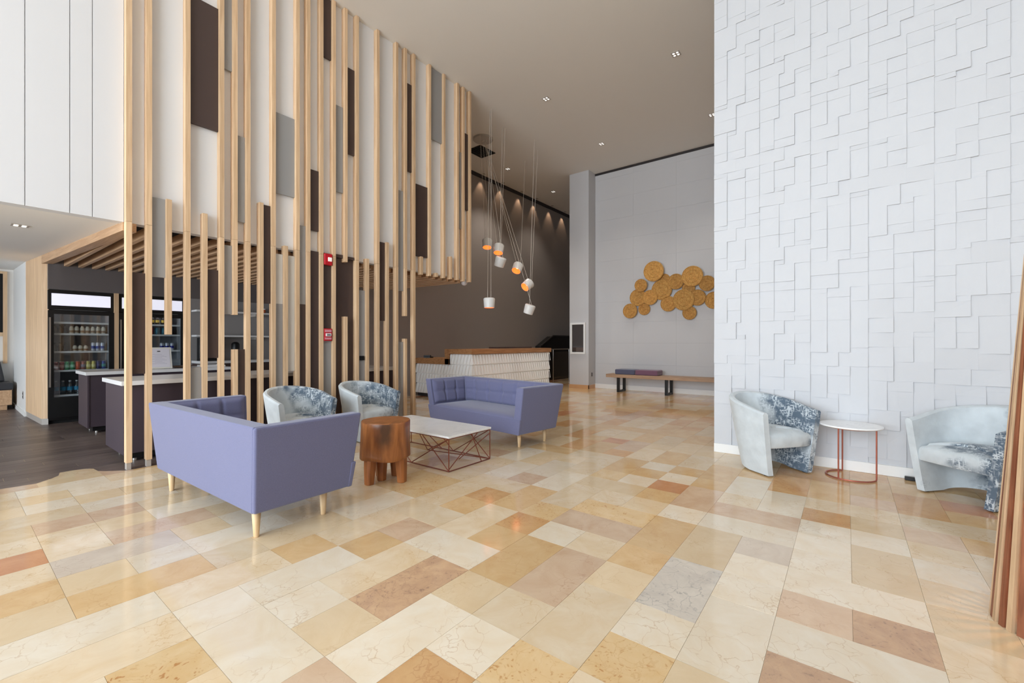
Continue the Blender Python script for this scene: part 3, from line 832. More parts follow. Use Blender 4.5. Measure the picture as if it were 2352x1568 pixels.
def make_sofa(label):
    s = thing('sofa', label, 'sofa')
    Z0, Z1, ZS = 0.195, 0.80, 0.43
    LB, LT = 0.955, 1.06            # half length low / high
    XB0, XT0 = -0.37, -0.41         # back
    XB1, XT1 = 0.37, 0.40           # front
    T = 0.12
    def hl(z): return LB + (LT - LB) * (z - Z0) / (Z1 - Z0)
    def xb(z): return XB0 + (XT0 - XB0) * (z - Z0) / (Z1 - Z0)
    def xf(z): return XB1 + (XT1 - XB1) * (z - Z0) / (Z1 - Z0)
    MB().hexa([(xb(Z0), -LB + .022, Z0), (xb(Z0) + T, -LB + .022, Z0), (xb(Z0) + T, LB - .022, Z0), (xb(Z0), LB - .022, Z0),
               (xb(Z1), -LT + .022, Z1), (xb(Z1) + T, -LT + .022, Z1), (xb(Z1) + T, LT - .022, Z1), (xb(Z1), LT - .022, Z1)]).build('backrest', M['sofa'], s, bevel=0.012, seg=3)
    for sg in (-1, 1):
        a = MB().hexa([(xb(Z0) + .003, sg * LB, Z0), (xf(Z0), sg * LB, Z0), (xf(Z0), sg * (LB - T), Z0), (xb(Z0) + .003, sg * (LB - T), Z0),
                       (xb(Z1) + .003, sg * LT, Z1 - .003), (xf(Z1), sg * LT, Z1 - .003), (xf(Z1), sg * (LT - T), Z1 - .003), (xb(Z1) + .003, sg * (LT - T), Z1 - .003)])
        ao = a.build('armrest', M['sofa'], s, bevel=0.018, seg=3)
        yi0, yi1 = sg * (hl(ZS) - T), sg * (LT - T - .004)
        loft_panel('armrest_padding', (xb(ZS) + T, yi0, ZS), (xf(ZS) - .03, yi0, ZS), (xf(Z1) - .03, yi1, Z1 - .015), (xb(Z1) + T, yi1, Z1 - .015),
                   (0, -sg, 0), 0.04, 36, 20, 3, (0.5,), M['sofa'], s)
    MB().hexa([(xb(Z0) + .06, -LB + T - .02, Z0), (xf(Z0) - .004, -LB + T - .02, Z0), (xf(Z0) - .004, LB - T + .02, Z0), (xb(Z0) + .06, LB - T + .02, Z0),
               (xb(ZS) + .06, -hl(ZS) + T - .02, ZS - .1), (xf(ZS) - .004, -hl(ZS) + T - .02, ZS - .1), (xf(ZS) - .004, hl(ZS) - T + .02, ZS - .1), (xb(ZS) + .06, hl(ZS) - T + .02, ZS - .1)]).build('seat_base', M['sofa'], s, bevel=0.01)
    MB().hexa([(xf(Z0) - .03, -LB - .002, Z0), (xf(Z0) + .010, -LB - .002, Z0), (xf(Z0) + .010, LB + .002, Z0), (xf(Z0) - .03, LB + .002, Z0),
               (xf(ZS) - .03, -hl(ZS) - .002, ZS - .03), (xf(ZS) + .012, -hl(ZS) - .002, ZS - .03), (xf(ZS) + .012, hl(ZS) + .002, ZS - .03), (xf(ZS) - .03, hl(ZS) + .002, ZS - .03)]).build('front_apron', M['sofa'], s, bevel=0.01, seg=3)
    # seat cushion with a soft crown
    nx, ny = 10, 28
    vs, fs = [], []
    for j in range(ny + 1):
        for i in range(nx + 1):
            u, v = i / nx, j / ny
            x = xb(ZS) + T - .02 + (xf(ZS) + .006 - xb(ZS) - T + .02) * u
            y = -hl(ZS) + T - .01 + 2 * (hl(ZS) - T + .01) * v
            e = min(1, 6 * min(1 - u, v, 1 - v) + .0)
            vs.append((x, y, ZS - .03 + .035 * e ** 0.5))
    for j in range(ny):
        for i in range(nx):
            a = j * (nx + 1) + i
            fs.append((a, a + 1, a + nx + 2, a + nx + 1))
    n0 = len(vs)
    for j in range(ny + 1):      # front apron of the cushion
        x, y, z = vs[j * (nx + 1) + nx]
        vs.append((x + .004, y, ZS - .07)); vs.append((x - .002, y, ZS - .11))
    for j in range(ny):
        t0, t1 = j * (nx + 1) + nx, (j + 1) * (nx + 1) + nx
        fs.append((t0, n0 + 2 * j, n0 + 2 * j + 2, t1)); fs.append((n0 + 2 * j, n0 + 2 * j + 1, n0 + 2 * j + 3, n0 + 2 * j + 2))
    mb = MB(); mb.add(vs, fs); o = mb.build('seat_cushion', M['sofa'], s, smooth=True); o.modifiers.clear()
    loft_panel('backrest_padding', (xb(ZS) + T, -hl(ZS) + T, ZS), (xb(ZS) + T, hl(ZS) - T, ZS), (xb(Z1) + T, LT - T, Z1 - .015), (xb(Z1) + T, -LT + T, Z1 - .015),
               (1, 0, 0), 0.045, 84, 20, 6, (0.5,), M['sofa'], s)
    lg = MB().lathe([(.016, 0), (.018, .004), (.032, .21)], 16).mesh('leg', M['beech'], True)
    for (x, y) in ((-.30, -.84), (.20, -.84), (-.30, .80), (.20, .80)):
        inst('leg', lg, s, (x, y, 0))
    return s

sofa1 = make_sofa('lavender grey tufted sofa seen from behind, nearest to the camera')
sofa1.location = (1.605, 4.12, 0); sofa1.rotation_euler.z = math.radians(1.9)
sofa1['group'] = 'pair of tufted sofas'
sofa2 = copy_tree(sofa1)
sofa2['label'] = 'lavender blue tufted sofa facing the camera in front of the reception desk'
sofa2.location = (4.87, 4.15, 0); sofa2.rotation_euler.z = math.radians(180 - 7.5)

# ------------------------------------------------------------------ coffee table, trunk stool
ct = thing('coffee_table', 'low coffee table with white marble top and thin rust wire frame between the sofas', 'coffee table', (3.55, 4.0, 0))
CW, CL, CH = 0.33, 0.70, 0.375
MB().box(-CW - .012, CW + .012, -CL - .012, CL + .012, CH - .022, CH).build('table_top', M['marbletop'], ct, bevel=0.003)
rr_ = 0.0058
zt, zb = CH - .028, .008
cor = [(-CW, -CL), (CW, -CL), (CW, CL), (-CW, CL)]
for zz in (zb, zt):
    for a, b in zip(cor, cor[1:] + cor[:1]):
        MB().tube([(a[0], a[1], zz), (b[0], b[1], zz)], rr_, 6).build('frame_bar', M['rust'], ct)
for a in cor:
    MB().tube([(a[0], a[1], zb), (a[0], a[1], zt)], rr_, 6).build('frame_post', M['rust'], ct)
for sg in (-1, 1):
    x = sg * CW
    for (y0, z0, y1, z1) in ((-CL, zt, -.1, zb), (-CL, zb, -.28, zt), (.1, zb, CL, zt), (-.1, zb, .34, zt)):
        MB().tube([(x, y0, z0), (x, y1, z1)], rr_ * .9, 6).build('frame_brace', M['rust'], ct)
    y = sg * CL
    for (x0, z0, x1, z1) in ((-CW, zb + .02, .12, zt), (CW, zt - .04, -.18, zb + .1), (.02, zt, CW * .55, zb)):
        MB().tube([(x0, y, z0), (x1, y, z1)], rr_ * .9, 6).build('frame_brace', M['rust'], ct)
MB().tube([(-CW, -CL, zt), (0, 0, zb + .06)], rr_ * .9, 6).build('frame_brace', M['rust'], ct)
MB().tube([(CW, CL, zt), (0, 0, zb + .06)], rr_ * .9, 6).build('frame_brace', M['rust'], ct)
MB().tube([(CW, -CL, zb), (0, 0, zb + .06)], rr_ * .9, 6).build('frame_brace', M['rust'], ct)

st = thing('trunk_stool', 'carved wooden stump stool with thick legs beside the marble coffee table', 'stool', (2.665, 3.61, 0))
def trunk_bark():
    m = wood('acacia_bark', rgb(124, 70, 34), rgb(190, 122, 68), (9, 9, 1.3), rough=0.35, spec=0.5, vary=0.02)
    nt = m.node_tree; p = nt.nodes['Principled BSDF']
    src = p.inputs['Base Color'].links[0].from_socket
    tc = N(nt, 'ShaderNodeTexCoord')
    nz = N(nt, 'ShaderNodeTexNoise'); nz.inputs['Scale'].default_value = 9; nz.inputs['Detail'].default_value = 4
    nt.links.new(tc.outputs['Object'], nz.inputs['Vector'])
    sc = N(nt, 'ShaderNodeVectorMath', operation='SCALE'); sc.inputs['Scale'].default_value = 0.09
    nt.links.new(nz.outputs['Color'], sc.inputs[0])
    ad = N(nt, 'ShaderNodeVectorMath', operation='ADD')
    nt.links.new(tc.outputs['Object'], ad.inputs[0]); nt.links.new(sc.outputs['Vector'], ad.inputs[1])
    mp = N(nt, 'ShaderNodeMapping', vector_type='POINT'); mp.inputs['Location'].default_value = (0.145 * 11 - .05 * 11, 0.165 * 11 - .05 * 11, -0.52 * 5.2 - .05 * 5.2)
    mp.inputs['Scale'].default_value = (11, 11, 5.2)
    nt.links.new(ad.outputs['Vector'], mp.inputs['Vector'])
    ln = N(nt, 'ShaderNodeVectorMath', operation='LENGTH'); nt.links.new(mp.outputs['Vector'], ln.inputs[0])
    mr = N(nt, 'ShaderNodeMapRange'); mr.inputs['From Min'].default_value = 0.45; mr.inputs['From Max'].default_value = 1.15; mr.inputs['To Min'].default_value = 0.85; mr.inputs['To Max'].default_value = 0.0
    nt.links.new(ln.outputs['Value'], mr.inputs['Value'])
    mx = N(nt, 'ShaderNodeMixRGB'); mx.inputs['Color2'].default_value = rgb(74, 52, 40)
    nt.links.new(mr.outputs['Result'], mx.inputs['Fac']); nt.links.new(src, mx.inputs['Color1']); nt.links.new(mx.outputs['Color'], p.inputs['Base Color'])
    return m
def trunk_r(a, z):
    return 0.238 * (1 + 0.025 * math.sin(3 * a + 1) + 0.012 * math.sin(7 * a) + 0.02 * math.sin(5 * a + z * 6))
seg, zs = 56, [0.235, 0.245, 0.28, 0.36, 0.45, 0.53, 0.58, 0.592]
mb = MB(); vs, fs = [], []
for k, zz in enumerate(zs):
    for i in range(seg):
        a = 2 * math.pi * i / seg
        r0 = trunk_r(a, zz) * (0.97 if k in (0, len(zs) - 1) else 1.0) * (1 + 0.02 * math.sin(zz * 9))
        vs.append((r0 * math.cos(a), r0 * math.sin(a), zz + (0.008 * math.sin(4 * a) if k < 2 else 0)))
for k in range(len(zs) - 1):
    for i in range(seg):
        j = (i + 1) % seg
        fs.append((k * seg + i, k * seg + j, (k + 1) * seg + j, (k + 1) * seg + i))
fs.append(tuple(range(seg - 1, -1, -1)))
mb.add(vs, fs); mb.build('trunk', trunk_bark(), st, smooth=True)
MB().lathe([(0.231, .585), (0.228, .594), (.12, .597), (.001, .598)], 40).build('seat_face', wood('stump_end_grain', rgb(132, 76, 36), rgb(176, 112, 62), (6, 14, 6), rough=0.4), st, smooth=True)
for (dx, dy) in ((-.165, .015), (.055, -.155), (.15, .05), (.05, .15), (-.02, .03)):
    a = math.atan2(dy, dx)
    prof = []
    mb = MB()
    def legsec(c, r, zz):
        return [(c[0] + r * (math.cos(a) * cx - math.sin(a) * cy), c[1] + r * (math.sin(a) * cx + math.cos(a) * cy), zz) for cx, cy in ((1, .55), (.6, 1), (-.5, .9), (-.9, 0), (-.5, -.9), (.6, -1), (1, -.55))]
    rings = [legsec((dx * .94, dy * .94), .062, .30), legsec((dx * 1.01, dy * 1.01), .054, .15), legsec((dx * 1.06, dy * 1.06), .044, 0.0)]
    vs = [p for rg in rings for p in rg]
    n = 7
    fs = [(k * n + i, k * n + (i + 1) % n, (k + 1) * n + (i + 1) % n, (k + 1) * n + i) for k in range(2) for i in range(n)] + [tuple(range(n)), tuple(range(2 * n, 3 * n))]
    mb.add(vs, fs); mb.build('leg', M['trunk'], st, bevel=0.006)

# ------------------------------------------------------------------ tub chairs
def make_tub(label):
    c = thing('tub_chair', label, 'armchair')
    NS, NZ, TH = 48, 9, 0.062
    def plan(s, k, inset):
        """s 0..1 around the U from one arm front to the other; k 0 low .. 1 high"""
        w = 0.272 + 0.112 * k - inset
        xf = 0.27 + 0.03 * k
        xs = 0.02
        xb = (0.23 + 0.185 * k) - inset
        l1 = xf - xs
        arc = math.pi * (w + xb) / 2
        tot = 2 * l1 + arc
        d = s * tot
        if d < l1:
            return (xf - d, w)
        if d > l1 + arc:
            return (xs + d - l1 - arc, -w)
        a = (d - l1) / arc * math.pi
        return (xs - (xb + xs) * math.sin(a), w * math.cos(a))
    def top(s):
        return 0.655 + 0.14 * math.sin(math.pi * s) ** 1.25
    def bot(s):
        return 0.012 + 0.035 * max(0.0, math.sin(math.pi * s) - .55) / .45
    vs, fs = [], []
    ring = []
    for i in range(NS + 1):
        s = i / NS
        prof = []
        zt, zb = top(s), bot(s)
        for j in range(NZ + 1):
            k = j / NZ
            z = zb + (zt - .02 - zb) * k
            x, y = plan(s, (z / 0.79) ** 0.85, 0.0); prof.append((x, y, z))
        x, y = plan(s, 1.0 * (zt / 0.79) ** .85, TH * .28); prof.append((x, y, zt - .003))
        x, y = plan(s, 1.0 * (zt / 0.79) ** .85, TH * .72); prof.append((x, y, zt - .003))
        for j in range(NZ, -1, -1):
            k = j / NZ
            z = zb + (zt - .02 - zb) * k
            x, y = plan(s, (z / 0.79) ** 0.85, TH); prof.append((x, y, z))
        ring.append(prof)
    n = len(ring[0])
    for pf in ring:
        vs += pf
    for i in range(NS):
        for j in range(n):
            j2 = (j + 1) % n
            fs.append((i * n + j, i * n + j2, (i + 1) * n + j2, (i + 1) * n + j))
    fs.append(tuple(range(n))); fs.append(tuple(NS * n + j for j in range(n - 1, -1, -1)))
    mb = MB(); mb.add(vs, fs); mb.build('shell', M['velvet'], c, smooth=True)
    # seat: outline follows the shell's inner face
    k0 = (0.36 / 0.79) ** .85
    out = [plan(i / 40, k0, TH + .004) for i in range(41)]
    out[0] = (out[0][0] - .012, out[0][1]); out[-1] = (out[-1][0] - .012, out[-1][1])
    fr = [(out[-1][0] + .012 * math.sin(math.pi * i / 8), out[-1][1] + (out[0][1] - out[-1][1]) * i / 8) for i in range(1, 8)]
    out = out + fr
    cx = 0.04
    lv = [(0.96, .285), (1.0, .30), (1.0, .385), (.985, .415), (.93, .435), (.72, .452), (.4, .462), (.12, .465)]
    vs, fs = [], []
    m_ = len(out)
    for (sc_, zz) in lv:
        for (x, y) in out:
            vs.append((cx + (x - cx) * sc_, y * sc_, zz - (.02 if x > .2 and zz > .38 else 0)))
    for q in range(len(lv) - 1):
        for i in range(m_):
            j = (i + 1) % m_
            fs.append((q * m_ + i, q * m_ + j, (q + 1) * m_ + j, (q + 1) * m_ + i))
    fs.append(tuple(range(m_ - 1, -1, -1))); fs.append(tuple((len(lv) - 1) * m_ + i for i in range(m_)))
    mb = MB(); mb.add(vs, fs); mb.build('seat_cushion', M['velvet'], c, smooth=True)
    for sy in (-1, 1):
        MB().lathe([(.018, 0), (.02, .02)], 10).build('glide', M['black'], c, loc=(0.21, sy * .245, 0))
    MB().lathe([(.018, 0), (.02, .045)], 10).build('glide', M['black'], c, loc=(-0.19, 0, 0))
    return c

G_T = 'blue grey velvet tub chairs'
ch1 = make_tub('pale velvet tub chair between the nearest sofa and the slat screen')
ch1['group'] = G_T
ch1.location = (2.71, 5.47, 0); ch1.rotation_euler.z = math.radians(-90)
for lab, loc, rz in (('pale velvet tub chair behind the wooden stump stool', (3.71, 5.47, 0), -88),
                     ('blue grey velvet tub chair left of the small round table by the white wall', (5.44, 0.67, 0), -128 ),
                     ('darkly patterned velvet tub chair right of the small round table by the white wall', (5.46, -0.90, 0), 138)):
    c_ = copy_tree(ch1); c_['label'] = lab; c_.location = loc; c_.rotation_euler.z = math.radians(rz)
    if 'darkly' in lab:              # its cloth carries more of the slate print
        for q in c_.children:
            q.pass_index = 3 if q.name.startswith('seat') else 2

# ------------------------------------------------------------------ round side table
rt_ = thing('side_table', 'small round side table with marble top and copper legs by the white wall', 'side table', (5.60, -0.03, 0))
MB().lathe([(.001, .508), (.25, .508), (.262, .516), (.262, .524), (.258, .528), (.001, .528)], 40).build('table_top', M['marbletop'], rt_, smooth=True)
a0 = math.radians(19)
arc = [(.205 * math.cos(a0 + t), .205 * math.sin(a0 + t), .008) for t in [math.radians(k) for k in range(0, 241, 8)]]
MB().tube(arc, .007, 8).build('base_ring', M['copper'], rt_, smooth=True)
for k in (0, 133, 240):
    a = a0 + math.radians(k)
    MB().tube([(.205 * math.cos(a), .205 * math.sin(a), .008), (.205 * math.cos(a), .205 * math.sin(a), .51)], .007, 8).build('leg', M['copper'], rt_, smooth=True)
MB().tube([(.205 * math.cos(a0), .205 * math.sin(a0), .505)] + [(.205 * math.cos(a0 + t), .205 * math.sin(a0 + t), .503) for t in [math.radians(k) for k in range(0, 241, 12)]], .006, 6).build('top_ring', M['copper'], rt_, smooth=True)

# ------------------------------------------------------------------ slatted floor lamp at the right edge
lm = thing('slatted_lamp', 'tall tapered floor lamp of light and dark wooden slats at the right edge', 'floor lamp', (3.16, -0.766, 0))
LR0, LR1, LH = 0.20, 0.085, 1.785
NSL = 30
for i in range(NSL):
    a = 2 * math.pi * (i + .5) / NSL
    w = 0.0132 if i % 2 else 0.0112
    p0 = 0.0 if i % 2 else 0.004
    ca, sa = math.cos(a), math.sin(a)
    def pt(r, t, z):
        return (r * ca - t * sa, r * sa + t * ca, z)
    wt = w * .5
    z1 = LH + (0.006 if i % 3 else -.004)
    MB().hexa([pt(LR0 - .022, -w, .0), pt(LR0 + p0, -w, .0), pt(LR0 + p0, w, .0), pt(LR0 - .022, w, .0),
               pt(LR1 - .016, -wt, z1), pt(LR1 + p0, -wt, z1), pt(LR1 + p0, wt, z1), pt(LR1 - .016, wt, z1)]).build('slat', M['slat_dark'] if i % 2 else M['slat_light'], lm)
MB().lathe([(.06, .006), (LR0 - .024, .006), (LR0 - .026, .045), (.06, .045)], 40).build('base_ring', M['lampwhite'], lm, smooth=True)
for zz in (.09, .62, 1.2, 1.72):
    rr = LR0 + (LR1 - LR0) * zz / LH - .024
    MB().lathe([(rr - .018, zz), (rr, zz), (rr - .002, zz + .012), (rr - .018, zz + .012)], 32, caps=False).build('inner_ring', M['slat_light'], lm, smooth=True)
MB().lathe([(.001, .06), (.022, .06), (.02, .5), (.001, .5)], 16).build('light_tube', plain('lamp_tube', rgb(255, 200, 140), .4, emit=(1, .5, .18, 1), estr=16), lm, smooth=True)
point_light('lamp_glow', (0, 0, .56), 2.2, (1, .55, .25), .02, lm)

# ------------------------------------------------------------------ reception desk
DX0, DX1, DY0 = 7.46, 10.80, 6.90
dk = thing('reception_desk', 'reception desk clad in white ribbed relief tiles with oak counter tops', 'desk', (DX0, DY0, 0))
def D(name, x0, x1, y0, y1, z0, z1, mat, bevel=0.0):
    return loc_box(name, x0, x1, y0, y1, z0, z1, mat, dk, (DX0, DY0, 0), bevel)
D('body', DX0 + .03, DX1, DY0 + .03, DY0 + .62, 0.08, 1.09, M['white'])
D('low_body', DX0 + .03, DX0 + .62, DY0 + .62, 8.84, 0.08, 0.83, M['white'])
D('plinth', DX0 + .06, DX1 - .03, DY0 + .06, DY0 + .6, 0.0, 0.08, M['socket'])
D('plinth', DX0 + .06, DX0 + .6, DY0 + .6, 8.84, 0.0, 0.08, M['socket'])
D('counter_top', DX0 - .03, DX1 + .06, DY0 - .03, DY0 + .72, 1.095, 1.21, M['oak_desk'], 0.004)
D('low_counter_top', DX0 - .03, DX0 + .7, DY0 + .72, 8.84, 0.835, 0.975, M['oak_desk'], 0.004)
D('riser', DX0 - .03, DX0 + .03, DY0 + .72, DY0 + .86, 0.835, 1.21, M['oak_desk'])
D('shelf_top', 8.9, 10.4, DY0 + .35, DY0 + .7, 1.21, 1.25, M['brownpanel'])
# ribbed relief: rows of upright fins that lean alternately
def fins(name, n0, n1, z0, z1, rowh, fixed, along):
    mb = MB(); z = z0; r = 0
    while z < z1 - .03:
        zt_ = min(z + rowh, z1); q = n0; k = 0
        while q < n1 - .01:
            w = .052
            lean = (.016 if (k + r) % 2 else -.010)
            ins = (.004 if (k + r) % 2 else .016)
            def P3(a, dep, zz):
                return (a, fixed - dep, zz) if along == 'x' else (fixed - dep, a, zz)
            mb.add([P3(q, 0, z), P3(q + w, 0, z), P3(min(q + w, n1), 0, zt_ - .004), P3(q, 0, zt_ - .004),
                    P3(q + w / 2 + lean, .044, z + .02), P3(q + w / 2 - lean, .044 - 1.6 * ins, zt_ - .02)],
                   [(0, 1, 4), (1, 2, 5, 4), (2, 3, 5), (3, 0, 4, 5)])
            q += w; k += 1
        z = zt_; r += 1
    o = mb.build(name, M['relief'], dk, (-DX0, -DY0, 0))
    o['kind'] = 'stuff'
    return o
fins('relief_tiles', DX0, DX1, .08, 1.09, .2525, DY0 + .03, 'x')
fins('relief_tiles', DY0, DY0 + .72, .08, 1.09, .2525, DX0 + .03, 'y')
fins('relief_tiles', DY0 + .72, 8.84, .08, .83, .2525, DX0 + .03, 'y')
D('end_panel', DX1, DX1 + .02, DY0, DY0 + .62, 0.0, 1.09, M['socket'])
# small dark desk phone at the low end
t = thing('desk_phone', 'small black phone lying on the low end of the reception counter', 'phone', (7.62, 8.55, 0.975), 0.4)
MB().box(-.10, .10, -.09, .09, 0, .03).build('base', M['black'], t, bevel=.006)
MB().box(-.10, -.04, -.1, .1, .03, .07).build('handset', M['black'], t, bevel=.012)

# ------------------------------------------------------------------ stair parapet and rail beyond the desk
sp = thing('stair_parapet', 'black sloping stair parapet against the taupe wall beyond the reception desk', 'parapet', (12.9, 8.6, 0))
MB().add([(0, 0, 0), (2.55, 0, 0), (2.55, 0, 1.60), (.78, 0, 1.60), (0, 0, 1.24), (0, .24, 0), (2.55, .24, 0), (2.55, .24, 1.60), (.78, .24, 1.60), (0, .24, 1.24)],
         [(0, 1, 2, 3, 4), (9, 8, 7, 6, 5), (0, 5, 6, 1), (1, 6, 7, 2), (2, 7, 8, 3), (3, 8, 9, 4), (4, 9, 5, 0)]).build('side_wall', M['blackvoid'], sp)
MB().tube([(0, -.02, 1.26), (.78, -.02, 1.62), (2.5, -.02, 1.62)], .03, 8).build('cap', M['black'], sp)
sr = thing('stair_rail', 'thin steel stair railing with glass infill beside the pillar', 'railing', (12.5, 8.1, 0))
MB().tube([(0.0, 0, 1.14), (2.6, 0, 1.14)], .02, 8).build('hand_rail', M['chrome'], sr, smooth=True)
for xx in (.12, .42, 1.5):
    MB().tube([(xx, 0, 0), (xx, 0, 1.14)], .018, 8).build('post', M['chrome'], sr, smooth=True)
B('glass_panel', .45, 1.48, -.006, .006, .1, 1.05, M['smoked'], sr)

# ------------------------------------------------------------------ extinguisher cabinet and socket on the pillar
t = thing('glass_cabinet', 'white framed wall cabinet with a glass door on the pillar', 'wall cabinet', (11.62, 6.40, 1.03))
for (a, b, c0, d0) in ((-.25, .25, 0, .055), (-.25, .25, .88, .935), (-.25, -.195, .055, .88), (.195, .25, .055, .88)):
    MB().box(-.05, 0, a, b, c0, d0).build('frame', M['white'], t, bevel=.004)
MB().box(-.012, -.002, -.195, .195, .055, .88).build('back', M['darkgrey'], t)
MB().box(-.03, -.026, -.195, .195, .055, .88).build('glass_door', M['smoked'], t)
t = thing('wall_socket', 'dark wall socket low on the side of the white pillar', 'socket', (11.82, 6.055, 0.36))
MB().box(-.035, .035, -.008, 0, 0, .115).build('plate', plain('grey_plate', rgb(120, 112, 108), .5), t)
for zz in (.02, .066):
    MB().box(-.018, .018, -.011, -.008, zz, zz + .03).build('outlet', M['socket'], t)

# ------------------------------------------------------------------ bench and cushions under the wall art
bn = thing('bench', 'long oak bench on black steel legs under the round wall art', 'bench', (11.55, 3.6, 0))
MB().box(-.20, .28, -2.2, 1.78, .40, .49).build('seat_plank', M['oak_bench'], bn, bevel=.006)
for yy in (1.42, .10, -1.22):
    MB().box(-.19, -.13, yy - .035, yy + .035, 0, .40).build('leg', M['black'], bn)
    MB().box(.21, .27, yy - .035, yy + .035, 0, .40).build('leg', M['black'], bn)
    MB().box(-.13, .21, yy - .03, yy + .03, 0, .05).build('foot_bar', M['black'], bn)
for nm, mat, y0, y1, lab in (('seat_cushion', 'cushblue', 4.55, 5.12, 'slate blue box cushion at the left end of the oak bench'), ('seat_cushion', 'cushplum', 3.93, 4.54, 'plum box cushion next to the slate one on the oak bench')):
    tag(MB().box(11.37, 11.80, y0, y1, .49, .63).build(nm, M[mat], bevel=.03, seg=3), lab, 'cushion', 'box cushions on the bench')

# ------------------------------------------------------------------ round woven wall art
def straw_mat():
    m, nt, p = new_mat('woven_straw')
    tc = N(nt, 'ShaderNodeTexCoord'); oi = N(nt, 'ShaderNodeObjectInfo')
    w = N(nt, 'ShaderNodeTexNoise'); w.inputs['Scale'].default_value = 26; w.inputs['Detail'].default_value = 4
    nt.links.new(tc.outputs['Object'], w.inputs['Vector'])
    cr = N(nt, 'ShaderNodeValToRGB'); cr.color_ramp.elements[0].color = rgb(184, 134, 66); cr.color_ramp.elements[1].color = rgb(226, 178, 104)
    cr.color_ramp.elements[0].position = .3; cr.color_ramp.elements[1].position = .7
    nt.links.new(w.outputs['Fac'], cr.inputs['Fac'])
    hs = N(nt, 'ShaderNodeHueSaturation'); mr = N(nt, 'ShaderNodeMapRange'); mr.inputs['To Min'].default_value = .88; mr.inputs['To Max'].default_value = 1.08
    nt.links.new(oi.outputs['Random'], mr.inputs['Value']); nt.links.new(mr.outputs['Result'], hs.inputs['Value'])
    nt.links.new(cr.outputs['Color'], hs.inputs['Color']); nt.links.new(hs.outputs['Color'], p.inputs['Base Color'])
    p.inputs['Roughness'].default_value = .7
    return m
M['straw'] = straw_mat()
DISCS = [(4.22,3.33,0.28,3), (4.58,2.97,0.18,3), (4.69,2.64,0.24,1), (4.33,2.62,0.21,2), (4.02,2.81,0.28,1), (3.96,3.09,0.16,0), (4.91,2.27,0.21,2), (4.52,2.31,0.17,0), (3.63,3.00,0.21,2), (3.20,3.10,0.27,3), (3.84,2.42,0.21,1), (3.43,2.50,0.28,2), (3.09,2.54,0.21,1), (2.85,2.89,0.20,2), (3.29,2.15,0.18,1), (2.70,2.45,0.22,0), (3.32,2.80,0.17,0), (2.42,2.75,.24,2), (2.2,2.4,.2,1)]
wa = thing('wall_art', 'cluster of overlapping round golden woven discs on the grey panelled wall', 'wall art', (12.04, 3.7, 2.7))
ry = Matrix.Rotation(-math.pi / 2, 4, 'Y')
for (y, z, r, lay) in DISCS:
    prof = [(r * .97, 0), (r, .012), (r, .03)]
    n = 9
    for i in range(n, 0, -1):
        a, b = r * i / n, r * (i - 1) / n
        prof += [(a - .004, .032), ((a + b) / 2, .043 + (.010 if i in (n, n - 3, n - 6) else 0)), (max(b + .004, .001), .032)]
    MB().lathe(prof, 36).build('disc', M['straw'], wa, (-0.012 - .034 * lay, y - 3.7, z - 2.7), smooth=True).rotation_euler = (0, -math.pi / 2, 0)

# ------------------------------------------------------------------ pendant lamps
GP = 'pendant cluster by the bulkhead'
CAN = (8.23, 7.22)
def pendant(label, pos, tilt, tops, lit):
    t = thing('pendant_lamp', label, 'pendant lamp', pos, 0, GP)
    rot = Matrix.Rotation(tilt[1], 4, 'Z') @ Matrix.Rotation(tilt[0], 4, 'Y')
    mb = MB().lathe([(.001, .10), (.105, .10), (.122, .088), (.128, .07), (.112, -.115), (.108, -.115)], 28, mat=rot, caps=False)
    mb.build('shade', M['lampwhite'], t, smooth=True)
    mb = MB().lathe([(.107, -.114), (.118, .06), (.10, .085), (.001, .088)], 28, mat=rot, caps=False)
    mb.build('inner_shade', M['lampinner'], t, smooth=True)
    mb = MB().lathe([(.001, -.03), (.03, -.02), (.036, .01), (.02, .05), (.012, .085)], 16, mat=rot)
    mb.build('bulb', M['bulb'], t, smooth=True)
    up = rot @ Vector((0, 0, .10))
    for k, (x, y, z) in enumerate(tops):
        off = rot @ Vector((0, .05 * (1 if k else -1), .10))
        MB().tube([off, (x - pos[0], y - pos[1], z - pos[2])], .0042, 5).build('cord', M['cord'], t)
    if lit:
        point_light('pendant_glow', tuple(rot @ Vector((0, 0, -.07))), lit, (1, .62, .34), .03, t)
    return t
pendant('white pendant pot hanging lowest on straight cords, orange hidden inside', (7.27, 6.20, 2.24), (0, 0), [(7.30, 6.17, CZ), (7.36, 6.26, CZ)], .2)
pendant('small white pendant pot nearest the bulkhead corner with orange underside', (8.27, 7.12, 3.84), (.28, .64), [(CAN[0], CAN[1], CZ - .052), (7.98, 7.1, CZ)], .25)
pendant('white pendant pot with a wide orange rim just right of the first pot', (8.06, 6.58, 3.60), (.32, .4), [(8.17, 6.47, CZ), (CAN[0], CAN[1] - .05, CZ - .052)], .25)
pendant('white pendant pot tucked right under the orange rimmed one', (7.77, 6.30, 3.22), (.40, -1.7), [(8.10, 6.50, CZ), (CAN[0], CAN[1] - .1, CZ - .052)], 0)
pendant('tilted white pendant pot in mid cluster showing its orange mouth', (8.65, 6.46, 3.22), (.62, .1), [(9.97, 7.18, CZ), (CAN[0] + .06, CAN[1], CZ - .052)], .25)
pendant('tipped white pendant pot glowing orange on its left, second lowest right', (8.65, 6.15, 2.77), (.95, -.25), [(9.61, 6.51, CZ), (CAN[0] + .08, CAN[1], CZ - .052)], .25)
pendant('white pendant pot tilted at the lower right end of the cluster', (8.42, 5.94, 2.16), (.36, -1.5), [(9.05, 6.23, CZ), (CAN[0] + .1, CAN[1] + .05, CZ - .052)], 0)
t = thing('pendant_canopy', 'round ceiling canopy that gathers the pendant cords', 'canopy', (CAN[0], CAN[1], CZ - .05))
